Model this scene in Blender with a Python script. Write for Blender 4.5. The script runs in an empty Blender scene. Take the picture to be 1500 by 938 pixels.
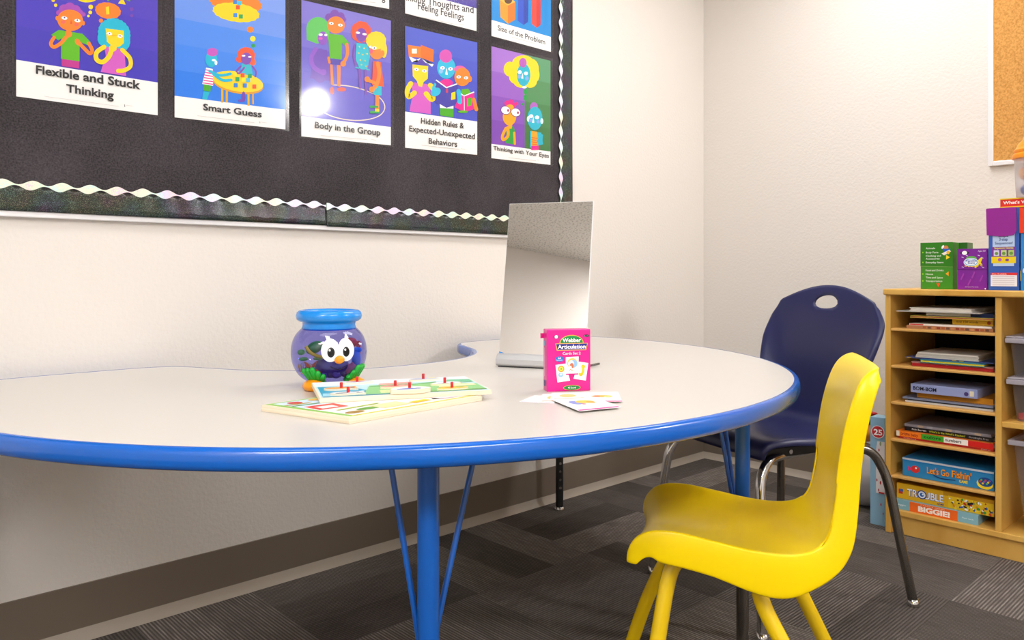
import bpy, bmesh, math, random
from mathutils import Vector, Matrix
random.seed(7)
SC = bpy.context.scene
COL = SC.collection
V = Vector

# ------------------------------------------------------------------ camera
FPX, CXP, HYP, CH = 1122.0, 750.0, 400.0, 0.9          # focal length (px of a 1500 px frame), horizon row, eye height
ANG = math.atan2(1950 - CXP, FPX)
FW = (math.cos(ANG), math.sin(ANG)); RT = (math.sin(ANG), -math.cos(ANG))
_d = FPX * CH / (670 - HYP); _l = (1030.5 - CXP) / FPX * _d
CAM = (-(_d * FW[0] + _l * RT[0]), -(_d * FW[1] + _l * RT[1]))
cd = bpy.data.cameras.new('camera'); cam = bpy.data.objects.new('camera', cd); COL.objects.link(cam)
cd.sensor_fit = 'HORIZONTAL'; cd.sensor_width = 36.0; cd.lens = 36.0 * FPX / 1500
cd.shift_y = (HYP - 469) / 1500; cd.clip_start = 0.02
cam.location = (CAM[0], CAM[1], CH)
cam.rotation_euler = (math.pi / 2, 0, ANG - math.pi / 2)
SC.camera = cam
# ------------------------------------------------------------------ light and exposure
w = bpy.data.worlds.new('world'); SC.world = w; w.use_nodes = True
w.node_tree.nodes['Background'].inputs[0].default_value = (0.9, 0.95, 1, 1)
w.node_tree.nodes['Background'].inputs[1].default_value = 0.3
SC.view_settings.view_transform = 'Standard'; SC.view_settings.look = 'None'
SC.view_settings.exposure = 0.17; SC.view_settings.gamma = 1.0; SC.view_settings.use_curve_mapping = False
LAMP_COL = (1.0, 0.98, 0.965)
CEIL = 2.5
ROOMX, ROOMY = -5.4, -4.8
LAMPS = [(-0.95, -1.0, 9.5), (-2.7, -1.0, 4.0), (-3.05, -3.4, 26.0), (-4.72, -2.3, 26.0)]
SPOT = 260.0

# ------------------------------------------------------------------ unprojection of measured points on real planes
def ray(px, py):
    u = (px - CXP) / FPX; v = -(py - HYP) / FPX
    return (FW[0] + u * RT[0], FW[1] + u * RT[1], v)
def onz(px, py, z):
    r = ray(px, py); t = (z - CH) / r[2]; return V((CAM[0] + t * r[0], CAM[1] + t * r[1], z))
def ony(px, py, y):
    r = ray(px, py); t = (y - CAM[1]) / r[1]; return V((CAM[0] + t * r[0], y, CH + t * r[2]))
def onx(px, py, x):
    r = ray(px, py); t = (x - CAM[0]) / r[0]; return V((x, CAM[1] + t * r[1], CH + t * r[2]))
def ld(lat, dep, z=0.0):
    return V((CAM[0] + dep * FW[0] + lat * RT[0], CAM[1] + dep * FW[1] + lat * RT[1], z))
def ldv(lat, dep):
    return V((dep * FW[0] + lat * RT[0], dep * FW[1] + lat * RT[1], 0))

# ------------------------------------------------------------------ materials
def lin(h):
    h = h.lstrip('#'); o = []
    for i in (0, 2, 4):
        c = int(h[i:i+2], 16) / 255
        o.append(c / 12.92 if c <= 0.04045 else ((c + 0.055) / 1.055) ** 2.4)
    return (o[0], o[1], o[2], 1)
_M = {}
def nt(name):
    m = bpy.data.materials.new(name); m.use_nodes = True
    t = m.node_tree; return m, t, t.nodes, t.links, t.nodes['Principled BSDF']
def mat(name, col, rough=0.5, metal=0.0, coat=0.0, spec=0.5, bump=0.0, bscale=200.0, var=0.0, vscale=8.0):
    if name in _M: return _M[name]
    m, t, N, L, b = nt(name)
    c = lin(col)
    b.inputs['Base Color'].default_value = c; b.inputs['Roughness'].default_value = rough
    b.inputs['Metallic'].default_value = metal; b.inputs['Coat Weight'].default_value = coat
    b.inputs['Coat Roughness'].default_value = 0.08
    b.inputs['Specular IOR Level'].default_value = spec
    if bump or var:
        tc = N.new('ShaderNodeTexCoord')
        if bump:
            nz = N.new('ShaderNodeTexNoise'); nz.inputs['Scale'].default_value = bscale; nz.inputs['Detail'].default_value = 4
            bp = N.new('ShaderNodeBump'); bp.inputs['Strength'].default_value = bump; bp.inputs['Distance'].default_value = 0.003
            L.new(tc.outputs['Object'], nz.inputs['Vector']); L.new(nz.outputs['Fac'], bp.inputs['Height']); L.new(bp.outputs['Normal'], b.inputs['Normal'])
        if var:
            n2 = N.new('ShaderNodeTexNoise'); n2.inputs['Scale'].default_value = vscale; n2.inputs['Detail'].default_value = 3
            mx = N.new('ShaderNodeMix'); mx.data_type = 'RGBA'
            mx.inputs[6].default_value = tuple(x * (1 - var) for x in c[:3]) + (1,)
            mx.inputs[7].default_value = tuple(min(1, x * (1 + var)) for x in c[:3]) + (1,)
            L.new(tc.outputs['Object'], n2.inputs['Vector']); L.new(n2.outputs['Fac'], mx.inputs[0]); L.new(mx.outputs[2], b.inputs['Base Color'])
    _M[name] = m; return m
def ink(col, rough=0.45):
    return mat('print_' + col.lstrip('#') + ('' if rough == 0.45 else '_g'), col, rough, spec=0.35)
def clear(name, tint, gloss=0.06, rough=0.03, haze=0.0):
    if name in _M: return _M[name]
    m, t, N, L, b = nt(name); N.remove(b)
    out = N['Material Output']
    tr = N.new('ShaderNodeBsdfTransparent'); tr.inputs[0].default_value = tint
    gl = N.new('ShaderNodeBsdfGlossy'); gl.inputs['Roughness'].default_value = rough
    fr = N.new('ShaderNodeLayerWeight'); fr.inputs[0].default_value = 0.5
    pw = N.new('ShaderNodeMath'); pw.operation = 'POWER'; pw.inputs[1].default_value = 4.5; L.new(fr.outputs['Facing'], pw.inputs[0])
    mul = N.new('ShaderNodeMath'); mul.operation = 'MULTIPLY_ADD'; mul.inputs[1].default_value = 0.8; mul.inputs[2].default_value = gloss
    mx = N.new('ShaderNodeMixShader'); L.new(pw.outputs[0], mul.inputs[0]); L.new(mul.outputs[0], mx.inputs[0])
    L.new(tr.outputs[0], mx.inputs[1]); L.new(gl.outputs[0], mx.inputs[2])
    last = mx
    if haze:
        df = N.new('ShaderNodeBsdfTranslucent'); df.inputs[0].default_value = (0.75, 0.75, 0.8, 1)
        d2 = N.new('ShaderNodeBsdfDiffuse'); d2.inputs[0].default_value = (0.75, 0.75, 0.8, 1)
        m1 = N.new('ShaderNodeMixShader'); m1.inputs[0].default_value = 0.5
        L.new(df.outputs[0], m1.inputs[1]); L.new(d2.outputs[0], m1.inputs[2])
        m2 = N.new('ShaderNodeMixShader'); m2.inputs[0].default_value = haze
        L.new(mx.outputs[0], m2.inputs[1]); L.new(m1.outputs[0], m2.inputs[2]); last = m2
    L.new(last.outputs[0], out.inputs[0]); _M[name] = m; return m

def wall_mat():
    m, t, N, L, b = nt('painted_wall'); b.inputs['Base Color'].default_value = lin('#e0dad3'); b.inputs['Roughness'].default_value = 0.55
    b.inputs['Specular IOR Level'].default_value = 0.25
    tc = N.new('ShaderNodeTexCoord'); nz = N.new('ShaderNodeTexNoise'); nz.inputs['Scale'].default_value = 95; nz.inputs['Detail'].default_value = 3; nz.inputs['Roughness'].default_value = 0.55
    bp = N.new('ShaderNodeBump'); bp.inputs['Strength'].default_value = 0.35; bp.inputs['Distance'].default_value = 0.004
    L.new(tc.outputs['Object'], nz.inputs['Vector']); L.new(nz.outputs['Fac'], bp.inputs['Height']); L.new(bp.outputs['Normal'], b.inputs['Normal'])
    return m
def carpet_mat():
    m, t, N, L, b = nt('carpet_tiles'); b.inputs['Roughness'].default_value = 0.95; b.inputs['Specular IOR Level'].default_value = 0.1
    tc = N.new('ShaderNodeTexCoord')
    def math_(op, a=None, b_=None, c=None):
        n = N.new('ShaderNodeMath'); n.operation = op
        for i, x in enumerate((a, b_, c)):
            if x is None: continue
            if isinstance(x, (int, float)): n.inputs[i].default_value = x
            else: L.new(x, n.inputs[i])
        return n.outputs[0]
    sp = N.new('ShaderNodeSeparateXYZ'); L.new(tc.outputs['Object'], sp.inputs[0])
    X, Y = sp.outputs[0], sp.outputs[1]
    T = 0.46
    ix = math_('FLOOR', math_('DIVIDE', X, T)); iy = math_('FLOOR', math_('DIVIDE', Y, T))
    par = math_('MODULO', math_('ABSOLUTE', math_('ADD', ix, iy)), 2.0)          # quarter-turned tiles
    def mixf(f, a, c):
        n = N.new('ShaderNodeMix'); n.data_type = 'FLOAT'; L.new(f, n.inputs[0]); L.new(a, n.inputs[2]); L.new(c, n.inputs[3]); return n.outputs[0]
    along = mixf(par, X, Y); across = mixf(par, Y, X)
    # bands of tone inside each tile
    bi = math_('FLOOR', math_('DIVIDE', across, T / 3))
    cb = N.new('ShaderNodeCombineXYZ'); L.new(ix, cb.inputs[0]); L.new(math_('MULTIPLY_ADD', iy, 7.3, bi), cb.inputs[1]); L.new(bi, cb.inputs[2])
    wn = N.new('ShaderNodeTexWhiteNoise'); wn.noise_dimensions = '3D'; L.new(cb.outputs[0], wn.inputs[0])
    # fine ribs
    rib = math_('SINE', math_('MULTIPLY', across, 2 * math.pi / 0.0085))
    ribn = math_('MULTIPLY_ADD', rib, 0.5, 0.5)
    c2 = N.new('ShaderNodeCombineXYZ'); L.new(math_('MULTIPLY', along, 14.0), c2.inputs[0]); L.new(math_('MULTIPLY', across, 118.0), c2.inputs[1])
    n1 = N.new('ShaderNodeTexNoise'); n1.inputs['Scale'].default_value = 1.0; n1.inputs['Detail'].default_value = 2; L.new(c2.outputs[0], n1.inputs['Vector'])
    n2 = N.new('ShaderNodeTexNoise'); n2.inputs['Scale'].default_value = 420; n2.inputs['Detail'].default_value = 2; L.new(tc.outputs['Object'], n2.inputs['Vector'])
    v = math_('MULTIPLY_ADD', wn.outputs[0], 0.16, math_('MULTIPLY', math_('MULTIPLY', ribn, n1.outputs[0]), math_('MULTIPLY_ADD', wn.outputs[0], 0.6, 0.35)))
    v = math_('ADD', v, math_('MULTIPLY_ADD', n2.outputs[0], 0.5, -0.25))
    cr = N.new('ShaderNodeValToRGB'); L.new(v, cr.inputs[0])
    e = cr.color_ramp.elements
    e[0].position = 0.0; e[0].color = lin('#403b38'); e[1].position = 1.0; e[1].color = lin('#c4bcb4')
    x = cr.color_ramp.elements.new(0.45); x.color = lin('#7a726c')
    L.new(cr.outputs[0], b.inputs['Base Color'])
    bp = N.new('ShaderNodeBump'); bp.inputs['Strength'].default_value = 0.7; bp.inputs['Distance'].default_value = 0.004
    L.new(math_('ADD', math_('MULTIPLY', ribn, 0.6), n2.outputs[0]), bp.inputs['Height']); L.new(bp.outputs['Normal'], b.inputs['Normal'])
    return m
def ceiling_mat():
    m, t, N, L, b = nt('acoustic_ceiling'); b.inputs['Roughness'].default_value = 0.9
    tc = N.new('ShaderNodeTexCoord'); nz = N.new('ShaderNodeTexNoise'); nz.inputs['Scale'].default_value = 70; nz.inputs['Detail'].default_value = 4
    cr = N.new('ShaderNodeValToRGB'); cr.color_ramp.elements[0].position = 0.36; cr.color_ramp.elements[0].color = lin('#b9b5ae')
    cr.color_ramp.elements[1].position = 0.5; cr.color_ramp.elements[1].color = lin('#e6e3dd')
    L.new(tc.outputs['Object'], nz.inputs['Vector']); L.new(nz.outputs['Fac'], cr.inputs[0]); L.new(cr.outputs[0], b.inputs['Base Color'])
    return m
def wood_mat(name, c1, c2, scale=(3, 3, 40), rough=0.4):
    m, t, N, L, b = nt(name); b.inputs['Roughness'].default_value = rough
    tc = N.new('ShaderNodeTexCoord'); mp = N.new('ShaderNodeMapping'); mp.inputs['Scale'].default_value = scale
    nz = N.new('ShaderNodeTexNoise'); nz.inputs['Scale'].default_value = 2.2; nz.inputs['Detail'].default_value = 5; nz.inputs['Distortion'].default_value = 0.4
    cr = N.new('ShaderNodeValToRGB'); cr.color_ramp.elements[0].position = 0.3; cr.color_ramp.elements[0].color = lin(c1)
    cr.color_ramp.elements[1].position = 0.7; cr.color_ramp.elements[1].color = lin(c2)
    L.new(tc.outputs['Object'], mp.inputs[0]); L.new(mp.outputs[0], nz.inputs['Vector']); L.new(nz.outputs['Fac'], cr.inputs[0]); L.new(cr.outputs[0], b.inputs['Base Color'])
    return m
def cork_mat():
    m, t, N, L, b = nt('cork'); b.inputs['Roughness'].default_value = 0.9
    tc = N.new('ShaderNodeTexCoord'); nz = N.new('ShaderNodeTexNoise'); nz.inputs['Scale'].default_value = 170; nz.inputs['Detail'].default_value = 4
    cr = N.new('ShaderNodeValToRGB'); cr.color_ramp.elements[0].position = 0.3; cr.color_ramp.elements[0].color = lin('#b57c36')
    cr.color_ramp.elements[1].position = 0.62; cr.color_ramp.elements[1].color = lin('#d89f55')
    L.new(tc.outputs['Object'], nz.inputs['Vector']); L.new(nz.outputs['Fac'], cr.inputs[0]); L.new(cr.outputs[0], b.inputs['Base Color'])
    return m
def holo_mat(name, dark):
    m, t, N, L, b = nt(name)
    tc = N.new('ShaderNodeTexCoord')
    vo = N.new('ShaderNodeTexVoronoi'); vo.inputs['Scale'].default_value = 900 if dark else 500
    L.new(tc.outputs['Object'], vo.inputs['Vector'])
    lw = N.new('ShaderNodeTexNoise'); lw.inputs['Scale'].default_value = 9; L.new(tc.outputs['Object'], lw.inputs['Vector'])
    hs = N.new('ShaderNodeSeparateColor'); L.new(vo.outputs['Color'], hs.inputs[0])
    ad = N.new('ShaderNodeMath'); ad.operation = 'MULTIPLY_ADD'; L.new(lw.outputs['Fac'], ad.inputs[0]); ad.inputs[1].default_value = 2.6
    ml = N.new('ShaderNodeMath'); ml.operation = 'MULTIPLY'; L.new(hs.outputs[0], ml.inputs[0]); ml.inputs[1].default_value = 0.35
    L.new(ml.outputs[0], ad.inputs[2])
    fr = N.new('ShaderNodeMath'); fr.operation = 'FRACT'; L.new(ad.outputs[0], fr.inputs[0])
    cc = N.new('ShaderNodeCombineColor'); cc.mode = 'HSV'; L.new(fr.outputs[0], cc.inputs[0])
    if dark:
        cc.inputs[1].default_value = 0.42
        pw = N.new('ShaderNodeMath'); pw.operation = 'POWER'; L.new(hs.outputs[1], pw.inputs[0]); pw.inputs[1].default_value = 5
        m2 = N.new('ShaderNodeMath'); m2.operation = 'MULTIPLY_ADD'; L.new(pw.outputs[0], m2.inputs[0]); m2.inputs[1].default_value = 0.22; m2.inputs[2].default_value = 0.012
        L.new(m2.outputs[0], cc.inputs[2]); b.inputs['Roughness'].default_value = 0.28
        b.inputs['Specular IOR Level'].default_value = 0.5
    else:
        cc.inputs[1].default_value = 0.24; cc.inputs[2].default_value = 0.9
        b.inputs['Metallic'].default_value = 0.25; b.inputs['Roughness'].default_value = 0.35
    L.new(cc.outputs[0], b.inputs['Base Color'])
    return m
def fabric_board_mat():
    m, t, N, L, b = nt('black_board_fabric'); b.inputs['Roughness'].default_value = 0.8; b.inputs['Specular IOR Level'].default_value = 0.3
    tc = N.new('ShaderNodeTexCoord'); nz = N.new('ShaderNodeTexNoise'); nz.inputs['Scale'].default_value = 260; nz.inputs['Detail'].default_value = 3
    n2 = N.new('ShaderNodeTexNoise'); n2.inputs['Scale'].default_value = 5; n2.inputs['Detail'].default_value = 4
    ad = N.new('ShaderNodeMath'); ad.operation = 'MULTIPLY_ADD'; L.new(n2.outputs['Fac'], ad.inputs[0]); ad.inputs[1].default_value = 0.5; L.new(nz.outputs['Fac'], ad.inputs[2])
    cr = N.new('ShaderNodeValToRGB'); cr.color_ramp.elements[0].position = 0.55; cr.color_ramp.elements[0].color = lin('#262123')
    cr.color_ramp.elements[1].position = 1.0; cr.color_ramp.elements[1].color = lin('#4a4448')
    L.new(tc.outputs['Object'], nz.inputs['Vector']); L.new(tc.outputs['Object'], n2.inputs['Vector']); L.new(ad.outputs[0], cr.inputs[0]); L.new(cr.outputs[0], b.inputs['Base Color'])
    bp = N.new('ShaderNodeBump'); bp.inputs['Strength'].default_value = 0.4; bp.inputs['Distance'].default_value = 0.001
    L.new(nz.outputs['Fac'], bp.inputs['Height']); L.new(bp.outputs['Normal'], b.inputs['Normal'])
    return m
def emit_mat(name, col, s):
    m, t, N, L, b = nt(name); b.inputs['Base Color'].default_value = (0.9, 0.9, 0.9, 1)
    b.inputs['Emission Color'].default_value = (*col, 1); b.inputs['Emission Strength'].default_value = s
    return m

M_WALL = wall_mat(); M_CARPET = carpet_mat(); M_CEIL = ceiling_mat()
M_BASE = mat('cove_base_vinyl', '#75695c', 0.45, var=0.06, vscale=3)
M_SHOE = mat('cove_base_toe', '#a79d90', 0.4)
M_WOOD = wood_mat('maple_cabinet', '#d09a3e', '#e3b55e', (4, 4, 1.2), 0.38)
M_EDGEW = mat('maple_edge', '#dba85a', 0.45, var=0.08, vscale=20)
M_SLOTSHADE = mat('slot_shade_board', '#120c08', 0.8)  # near-black: puts the shade of the book slots into the back board's colour
M_PLY = wood_mat('plywood_edge', '#e4d3b4', '#f3e8d3', (2, 2, 160), 0.6)
M_CORK = cork_mat(); M_ALU = mat('white_aluminium', '#e9e8ea', 0.3, 0.1)
M_CHROME = mat('chrome', '#d8d8d8', 0.12, 1.0)
M_DCHROME = mat('worn_chrome', '#8d8983', 0.22, 1.0)
M_BLUEP = mat('blue_edge_plastic', '#0560c4', 0.22, coat=0.4)
M_BLUEM = mat('blue_enamel', '#0757b0', 0.28, coat=0.3)
M_LAM = mat('grey_laminate', '#d0cbc4', 0.3, spec=0.4, var=0.02, vscale=300)
M_YEL = mat('yellow_plastic', '#ffdc00', 0.3, coat=0.06, spec=0.3, bump=0.02, bscale=500)
M_YELM = mat('yellow_enamel', '#f2cb08', 0.22, coat=0.4)
M_NAVY = mat('navy_plastic', '#1f2350', 0.38, bump=0.06, bscale=600)
M_BLACK = mat('black_plastic', '#101012', 0.45)
M_WHITE = mat('white_paper', '#f4f2ef', 0.6)
M_SLEEVE = clear('laminating_film', (0.99, 0.99, 0.99, 1), 0.04, 0.09)
M_HOLO = holo_mat('silver_holographic', False); M_HOLOD = holo_mat('black_glitter', True)
M_FAB = fabric_board_mat()

# ------------------------------------------------------------------ mesh helpers
def finish(bm, name, mats, parent=None, loc=None, rot=None, smooth=False, bevel=0.0, sub=0, solid=0.0, auto=None, bseg=2, keep=False):
    if not keep: bmesh.ops.recalc_face_normals(bm, faces=bm.faces[:])
    me = bpy.data.meshes.new(name); bm.to_mesh(me); bm.free()
    for m in (mats if isinstance(mats, (list, tuple)) else [mats]): me.materials.append(m)
    o = bpy.data.objects.new(name, me); COL.objects.link(o)
    if parent: o.parent = parent
    if loc is not None: o.location = loc
    if rot is not None: o.rotation_euler = rot
    if smooth:
        for p in me.polygons: p.use_smooth = True
        if auto: me.set_sharp_from_angle(angle=math.radians(auto))
    if solid:
        md = o.modifiers.new('solid', 'SOLIDIFY'); md.thickness = solid; md.offset = -1
    if bevel:
        md = o.modifiers.new('bevel', 'BEVEL'); md.width = bevel; md.segments = bseg; md.limit_method = 'ANGLE'; md.angle_limit = math.radians(40)
        md.harden_normals = False
    if sub:
        md = o.modifiers.new('sub', 'SUBSURF'); md.levels = sub; md.render_levels = sub
    return o
def tag(o, label=None, cat=None, group=None, kind=None):
    if label: o['label'] = label
    if cat: o['category'] = cat
    if group: o['group'] = group
    if kind: o['kind'] = kind
    return o
def root(name, label, cat, loc=(0, 0, 0), rz=0.0, group=None):
    o = bpy.data.objects.new(name, None); COL.objects.link(o); o.location = loc; o.rotation_euler = (0, 0, rz); o.empty_display_size = 0.05
    return tag(o, label, cat, group)
def BM(): return bmesh.new()
def box(bm, x0, x1, y0, y1, z0, z1, mi=0, M=None):
    vs = [bm.verts.new((x, y, z)) for x in (x0, x1) for y in (y0, y1) for z in (z0, z1)]
    if M is not None:
        for v in vs: v.co = M @ v.co
    for f in ((0, 1, 3, 2), (4, 6, 7, 5), (0, 4, 5, 1), (2, 3, 7, 6), (0, 2, 6, 4), (1, 5, 7, 3)):
        fc = bm.faces.new([vs[i] for i in f]); fc.material_index = mi
    return vs
def smooth_path(pts, n=6):
    pts = [V(p) for p in pts]; out = []
    for i in range(len(pts) - 1):
        p0 = pts[max(i - 1, 0)]; p1 = pts[i]; p2 = pts[i + 1]; p3 = pts[min(i + 2, len(pts) - 1)]
        for k in range(n):
            t = k / n
            out.append(0.5 * ((2 * p1) + (p2 - p0) * t + (2 * p0 - 5 * p1 + 4 * p2 - p3) * t * t + (3 * p1 - p0 - 3 * p2 + p3) * t ** 3))
    out.append(pts[-1]); return out
def tube(bm, pts, r, seg=14, mi=0, cap=True):
    pts = [V(p) for p in pts]; rings = []
    up = None
    for i, p in enumerate(pts):
        t = (pts[min(i + 1, len(pts) - 1)] - pts[max(i - 1, 0)]).normalized()
        if up is None:
            up = V((0, 0, 1)) if abs(t.z) < 0.9 else V((1, 0, 0))
        a = (up - t * up.dot(t)).normalized(); b = t.cross(a); up = a
        rr = r[i] if isinstance(r, (list, tuple)) else r
        rings.append([bm.verts.new(p + (a * math.cos(2 * math.pi * k / seg) + b * math.sin(2 * math.pi * k / seg)) * rr) for k in range(seg)])
    for i in range(len(rings) - 1):
        for k in range(seg):
            f = bm.faces.new((rings[i][k], rings[i][(k + 1) % seg], rings[i + 1][(k + 1) % seg], rings[i + 1][k])); f.material_index = mi
    if cap:
        for q in (rings[0][::-1], rings[-1]):
            f = bm.faces.new(q); f.material_index = mi
def lathe(bm, prof, seg=40, center=(0, 0), mi=0):
    rings = []
    for r, z in prof:
        if r < 1e-6: rings.append([bm.verts.new((center[0], center[1], z))])
        else: rings.append([bm.verts.new((center[0] + r * math.cos(2 * math.pi * k / seg), center[1] + r * math.sin(2 * math.pi * k / seg), z)) for k in range(seg)])
    for a, b in zip(rings, rings[1:]):
        for k in range(seg):
            k2 = (k + 1) % seg
            if len(a) == 1 and len(b) == 1: continue
            if len(a) == 1: f = bm.faces.new((a[0], b[k], b[k2]))
            elif len(b) == 1: f = bm.faces.new((a[k], b[0], a[k2]))
            else: f = bm.faces.new((a[k], b[k], b[k2], a[k2]))
            f.material_index = mi
def ellipsoid(bm, c, r, seg=20, rings=12, mi=0, M=None):
    c = V(c); vs = []
    for i in range(rings + 1):
        th = math.pi * i / rings
        if i in (0, rings): vs.append([bm.verts.new((0, 0, r[2] * math.cos(th)))])
        else: vs.append([bm.verts.new((r[0] * math.sin(th) * math.cos(2 * math.pi * k / seg), r[1] * math.sin(th) * math.sin(2 * math.pi * k / seg), r[2] * math.cos(th))) for k in range(seg)])
    for ring in vs:
        for v in ring:
            if M is not None: v.co = M @ v.co
            v.co += c
    for a, b in zip(vs, vs[1:]):
        for k in range(seg):
            k2 = (k + 1) % seg
            if len(a) == 1: f = bm.faces.new((a[0], b[k], b[k2]))
            elif len(b) == 1: f = bm.faces.new((a[k], b[0], a[k2]))
            else: f = bm.faces.new((a[k], b[k], b[k2], a[k2]))
            f.material_index = mi
def prism(bm, pts2, z0, z1, mi=0, mtop=None):
    lo = [bm.verts.new((p[0], p[1], z0)) for p in pts2]; hi = [bm.verts.new((p[0], p[1], z1)) for p in pts2]
    n = len(pts2)
    f = bm.faces.new(lo[::-1]); f.material_index = mi
    f = bm.faces.new(hi); f.material_index = mi if mtop is None else mtop
    for i in range(n):
        f = bm.faces.new((lo[i], lo[(i + 1) % n], hi[(i + 1) % n], hi[i])); f.material_index = mi

# ------------------------------------------------------------------ flat artwork and lettering
_TXT = {}
def text_mesh(s, weight=0.0):
    key = (s, weight)
    if key in _TXT: return _TXT[key]
    cu = bpy.data.curves.new('lettering_source', 'FONT'); cu.body = s; cu.size = 1.0; cu.offset = weight; cu.resolution_u = 3
    o = bpy.data.objects.new('lettering_source', cu); COL.objects.link(o)
    bpy.context.view_layer.update()
    me = bpy.data.meshes.new_from_object(o.evaluated_get(bpy.context.evaluated_depsgraph_get()))
    vs = [v.co.xy.copy() for v in me.vertices]; fs = [tuple(p.vertices) for p in me.polygons]
    bpy.data.objects.remove(o); bpy.data.curves.remove(cu); bpy.data.meshes.remove(me)
    _TXT[key] = (vs, fs); return vs, fs
class Art:
    """flat layers of print on one face: O origin, U right, Vv up, N outward, in the parent's space"""
    def __init__(s, O, U, Vv, N, eps=3.2e-5, mats=None):
        s.O, s.U, s.V, s.N, s.eps = V(O), V(U), V(Vv), V(N), eps
        s.bm = BM(); s.mats = list(mats or []); s.k = 1; s.map = None; s.sg = 1
    def mi(s, m):
        if isinstance(m, str): m = ink(m)
        if m not in s.mats: s.mats.append(m)
        return s.mats.index(m)
    def P(s, u, v, k=None): return s.O + s.U * u + s.V * v + s.N * (s.eps * (s.k if k is None else k))
    def uv(s, p): return s.map(*p) if s.map else p
    def raw(s, col, pts):
        vs = [s.bm.verts.new(s.P(*p)) for p in pts]
        try:
            f = s.bm.faces.new(vs); f.material_index = s.mi(col)
            f.normal_update()
            if f.normal.dot(s.N) < 0: f.normal_flip()
        except ValueError: pass
        s.k += 1
    def poly(s, col, pts): s.raw(col, [s.uv(p) for p in pts])
    def rect(s, col, x0, y0, x1, y1): s.poly(col, [(x0, y0), (x1, y0), (x1, y1), (x0, y1)])
    def ell(s, col, cx, cy, rx, ry=None, rot=0, n=22, bump=0, nb=9):
        ry = rx if ry is None else ry; c, q = math.cos(math.radians(rot)), math.sin(math.radians(rot)); pts = []
        n = max(n, nb * 4) if bump else n
        for i in range(n):
            a = 2 * math.pi * i / n; k = 1 + bump * abs(math.sin(a * nb / 2))
            x, y = rx * math.cos(a) * k, ry * math.sin(a) * k; pts.append((cx + x * c - y * q, cy + x * q + y * c))
        s.poly(col, pts)
    def line(s, col, pts, w, closed=False, sm=True):
        P = [V((p[0], p[1], 0)) for p in pts]
        if sm and len(P) > 2: P = smooth_path(P, 5)
        if closed: P.append(P[0])
        Lf, Rg = [], []
        for i, p in enumerate(P):
            t = (P[min(i + 1, len(P) - 1)] - P[max(i - 1, 0)])
            if t.length < 1e-9: continue
            t.normalize(); nn = V((-t.y, t.x, 0)) * w / 2; Lf.append(p + nn); Rg.append(p - nn)
        mi = s.mi(col)
        a = [s.bm.verts.new(s.P(*s.uv((q.x, q.y)))) for q in Lf]; b = [s.bm.verts.new(s.P(*s.uv((q.x, q.y)))) for q in Rg]
        for i in range(len(a) - 1):
            f = s.bm.faces.new((a[i], a[i + 1], b[i + 1], b[i])); f.material_index = mi; f.normal_update()
            if f.normal.dot(s.N) < 0: f.normal_flip()
        s.k += 1
    def limb(s, col, pts, w):
        s.line(col, pts, w); s.ell(col, pts[0][0], pts[0][1], w / 2, n=10); s.ell(col, pts[-1][0], pts[-1][1], w / 2, n=10)
    def text(s, t, x0, y0, x1, cap, col='#2b2a2c', weight=0.0, y1=None, center=False):
        """baseline from (x0,y0) to (x1,y1), capital height cap, in artwork units"""
        vs, fs = text_mesh(t, weight)
        H, _ = text_mesh('H', weight); hc = max(v.y for v in H)
        a = min(v.x for v in vs); b = max(v.x for v in vs); y1 = y0 if y1 is None else y1
        mi = s.mi(col); vv = []
        for v in vs:
            q = (v.x - a) / (b - a)
            vv.append(s.bm.verts.new(s.P(*s.uv((x0 + (x1 - x0) * q, y0 + (y1 - y0) * q + s.sg * cap * v.y / hc)))))
        for f in fs:
            try: fc = s.bm.faces.new([vv[i] for i in f])
            except ValueError: continue
            fc.material_index = mi; fc.normal_update()
            if fc.normal.dot(s.N) < 0: fc.normal_flip()
        s.k += 1
    def done(s, name, parent=None, loc=None, extra=None):
        return finish(s.bm, name, s.mats, parent, loc, keep=True)

# ================================================================== SETTING
def struct(bm, name, m, **k):
    return tag(finish(bm, name, m, **k), kind='structure')
t_ = 0.1
b = BM(); box(b, ROOMX - t_, t_, ROOMY - t_, t_, -0.1, 0); struct(b, 'floor', M_CARPET)
b = BM(); box(b, ROOMX - t_, t_, ROOMY - t_, t_, CEIL, CEIL + 0.1); struct(b, 'ceiling', M_CEIL)
b = BM(); box(b, ROOMX - t_, t_, 0, t_, 0, CEIL); struct(b, 'wall_left', M_WALL)
b = BM(); box(b, 0, t_, ROOMY, 0, 0, CEIL); struct(b, 'wall_right', M_WALL)
b = BM(); box(b, ROOMX - t_, ROOMX, ROOMY, 0, 0, CEIL); struct(b, 'wall_front', M_WALL)
b = BM(); box(b, ROOMX, 0, ROOMY - t_, ROOMY, 0, CEIL); struct(b, 'wall_back', M_WALL)
def cove(name, a, d, n):           # vinyl cove base: flat band with a curved toe
    a, d, n = V(a), V(d), V(n)
    prof = [(0, 0.138), (0.003, 0.137), (0.0035, 0.05), (0.0035, 0.03)]
    bm = BM()
    def sweep(pr, mi):
        r = [[bm.verts.new(p + n * x + V((0, 0, z))) for x, z in pr] for p in (a, a + d)]
        for i in range(len(pr) - 1):
            f = bm.faces.new((r[0][i], r[1][i], r[1][i + 1], r[0][i + 1])); f.material_index = mi
    sweep(prof, 0)
    o = struct(bm, name, [M_BASE])
    bm = BM(); sweep([(0.0035, 0.03), (0.006, 0.018), (0.011, 0.007), (0.016, 0.0)], 0)
    finish(bm, 'base_toe', [M_SHOE], o, smooth=True)
cove('baseboard_left', (ROOMX, 0, 0), (-ROOMX, 0, 0), (0, -1, 0))
cove('baseboard_right', (0, 0, 0), (0, ROOMY, 0), (-1, 0, 0))
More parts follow.
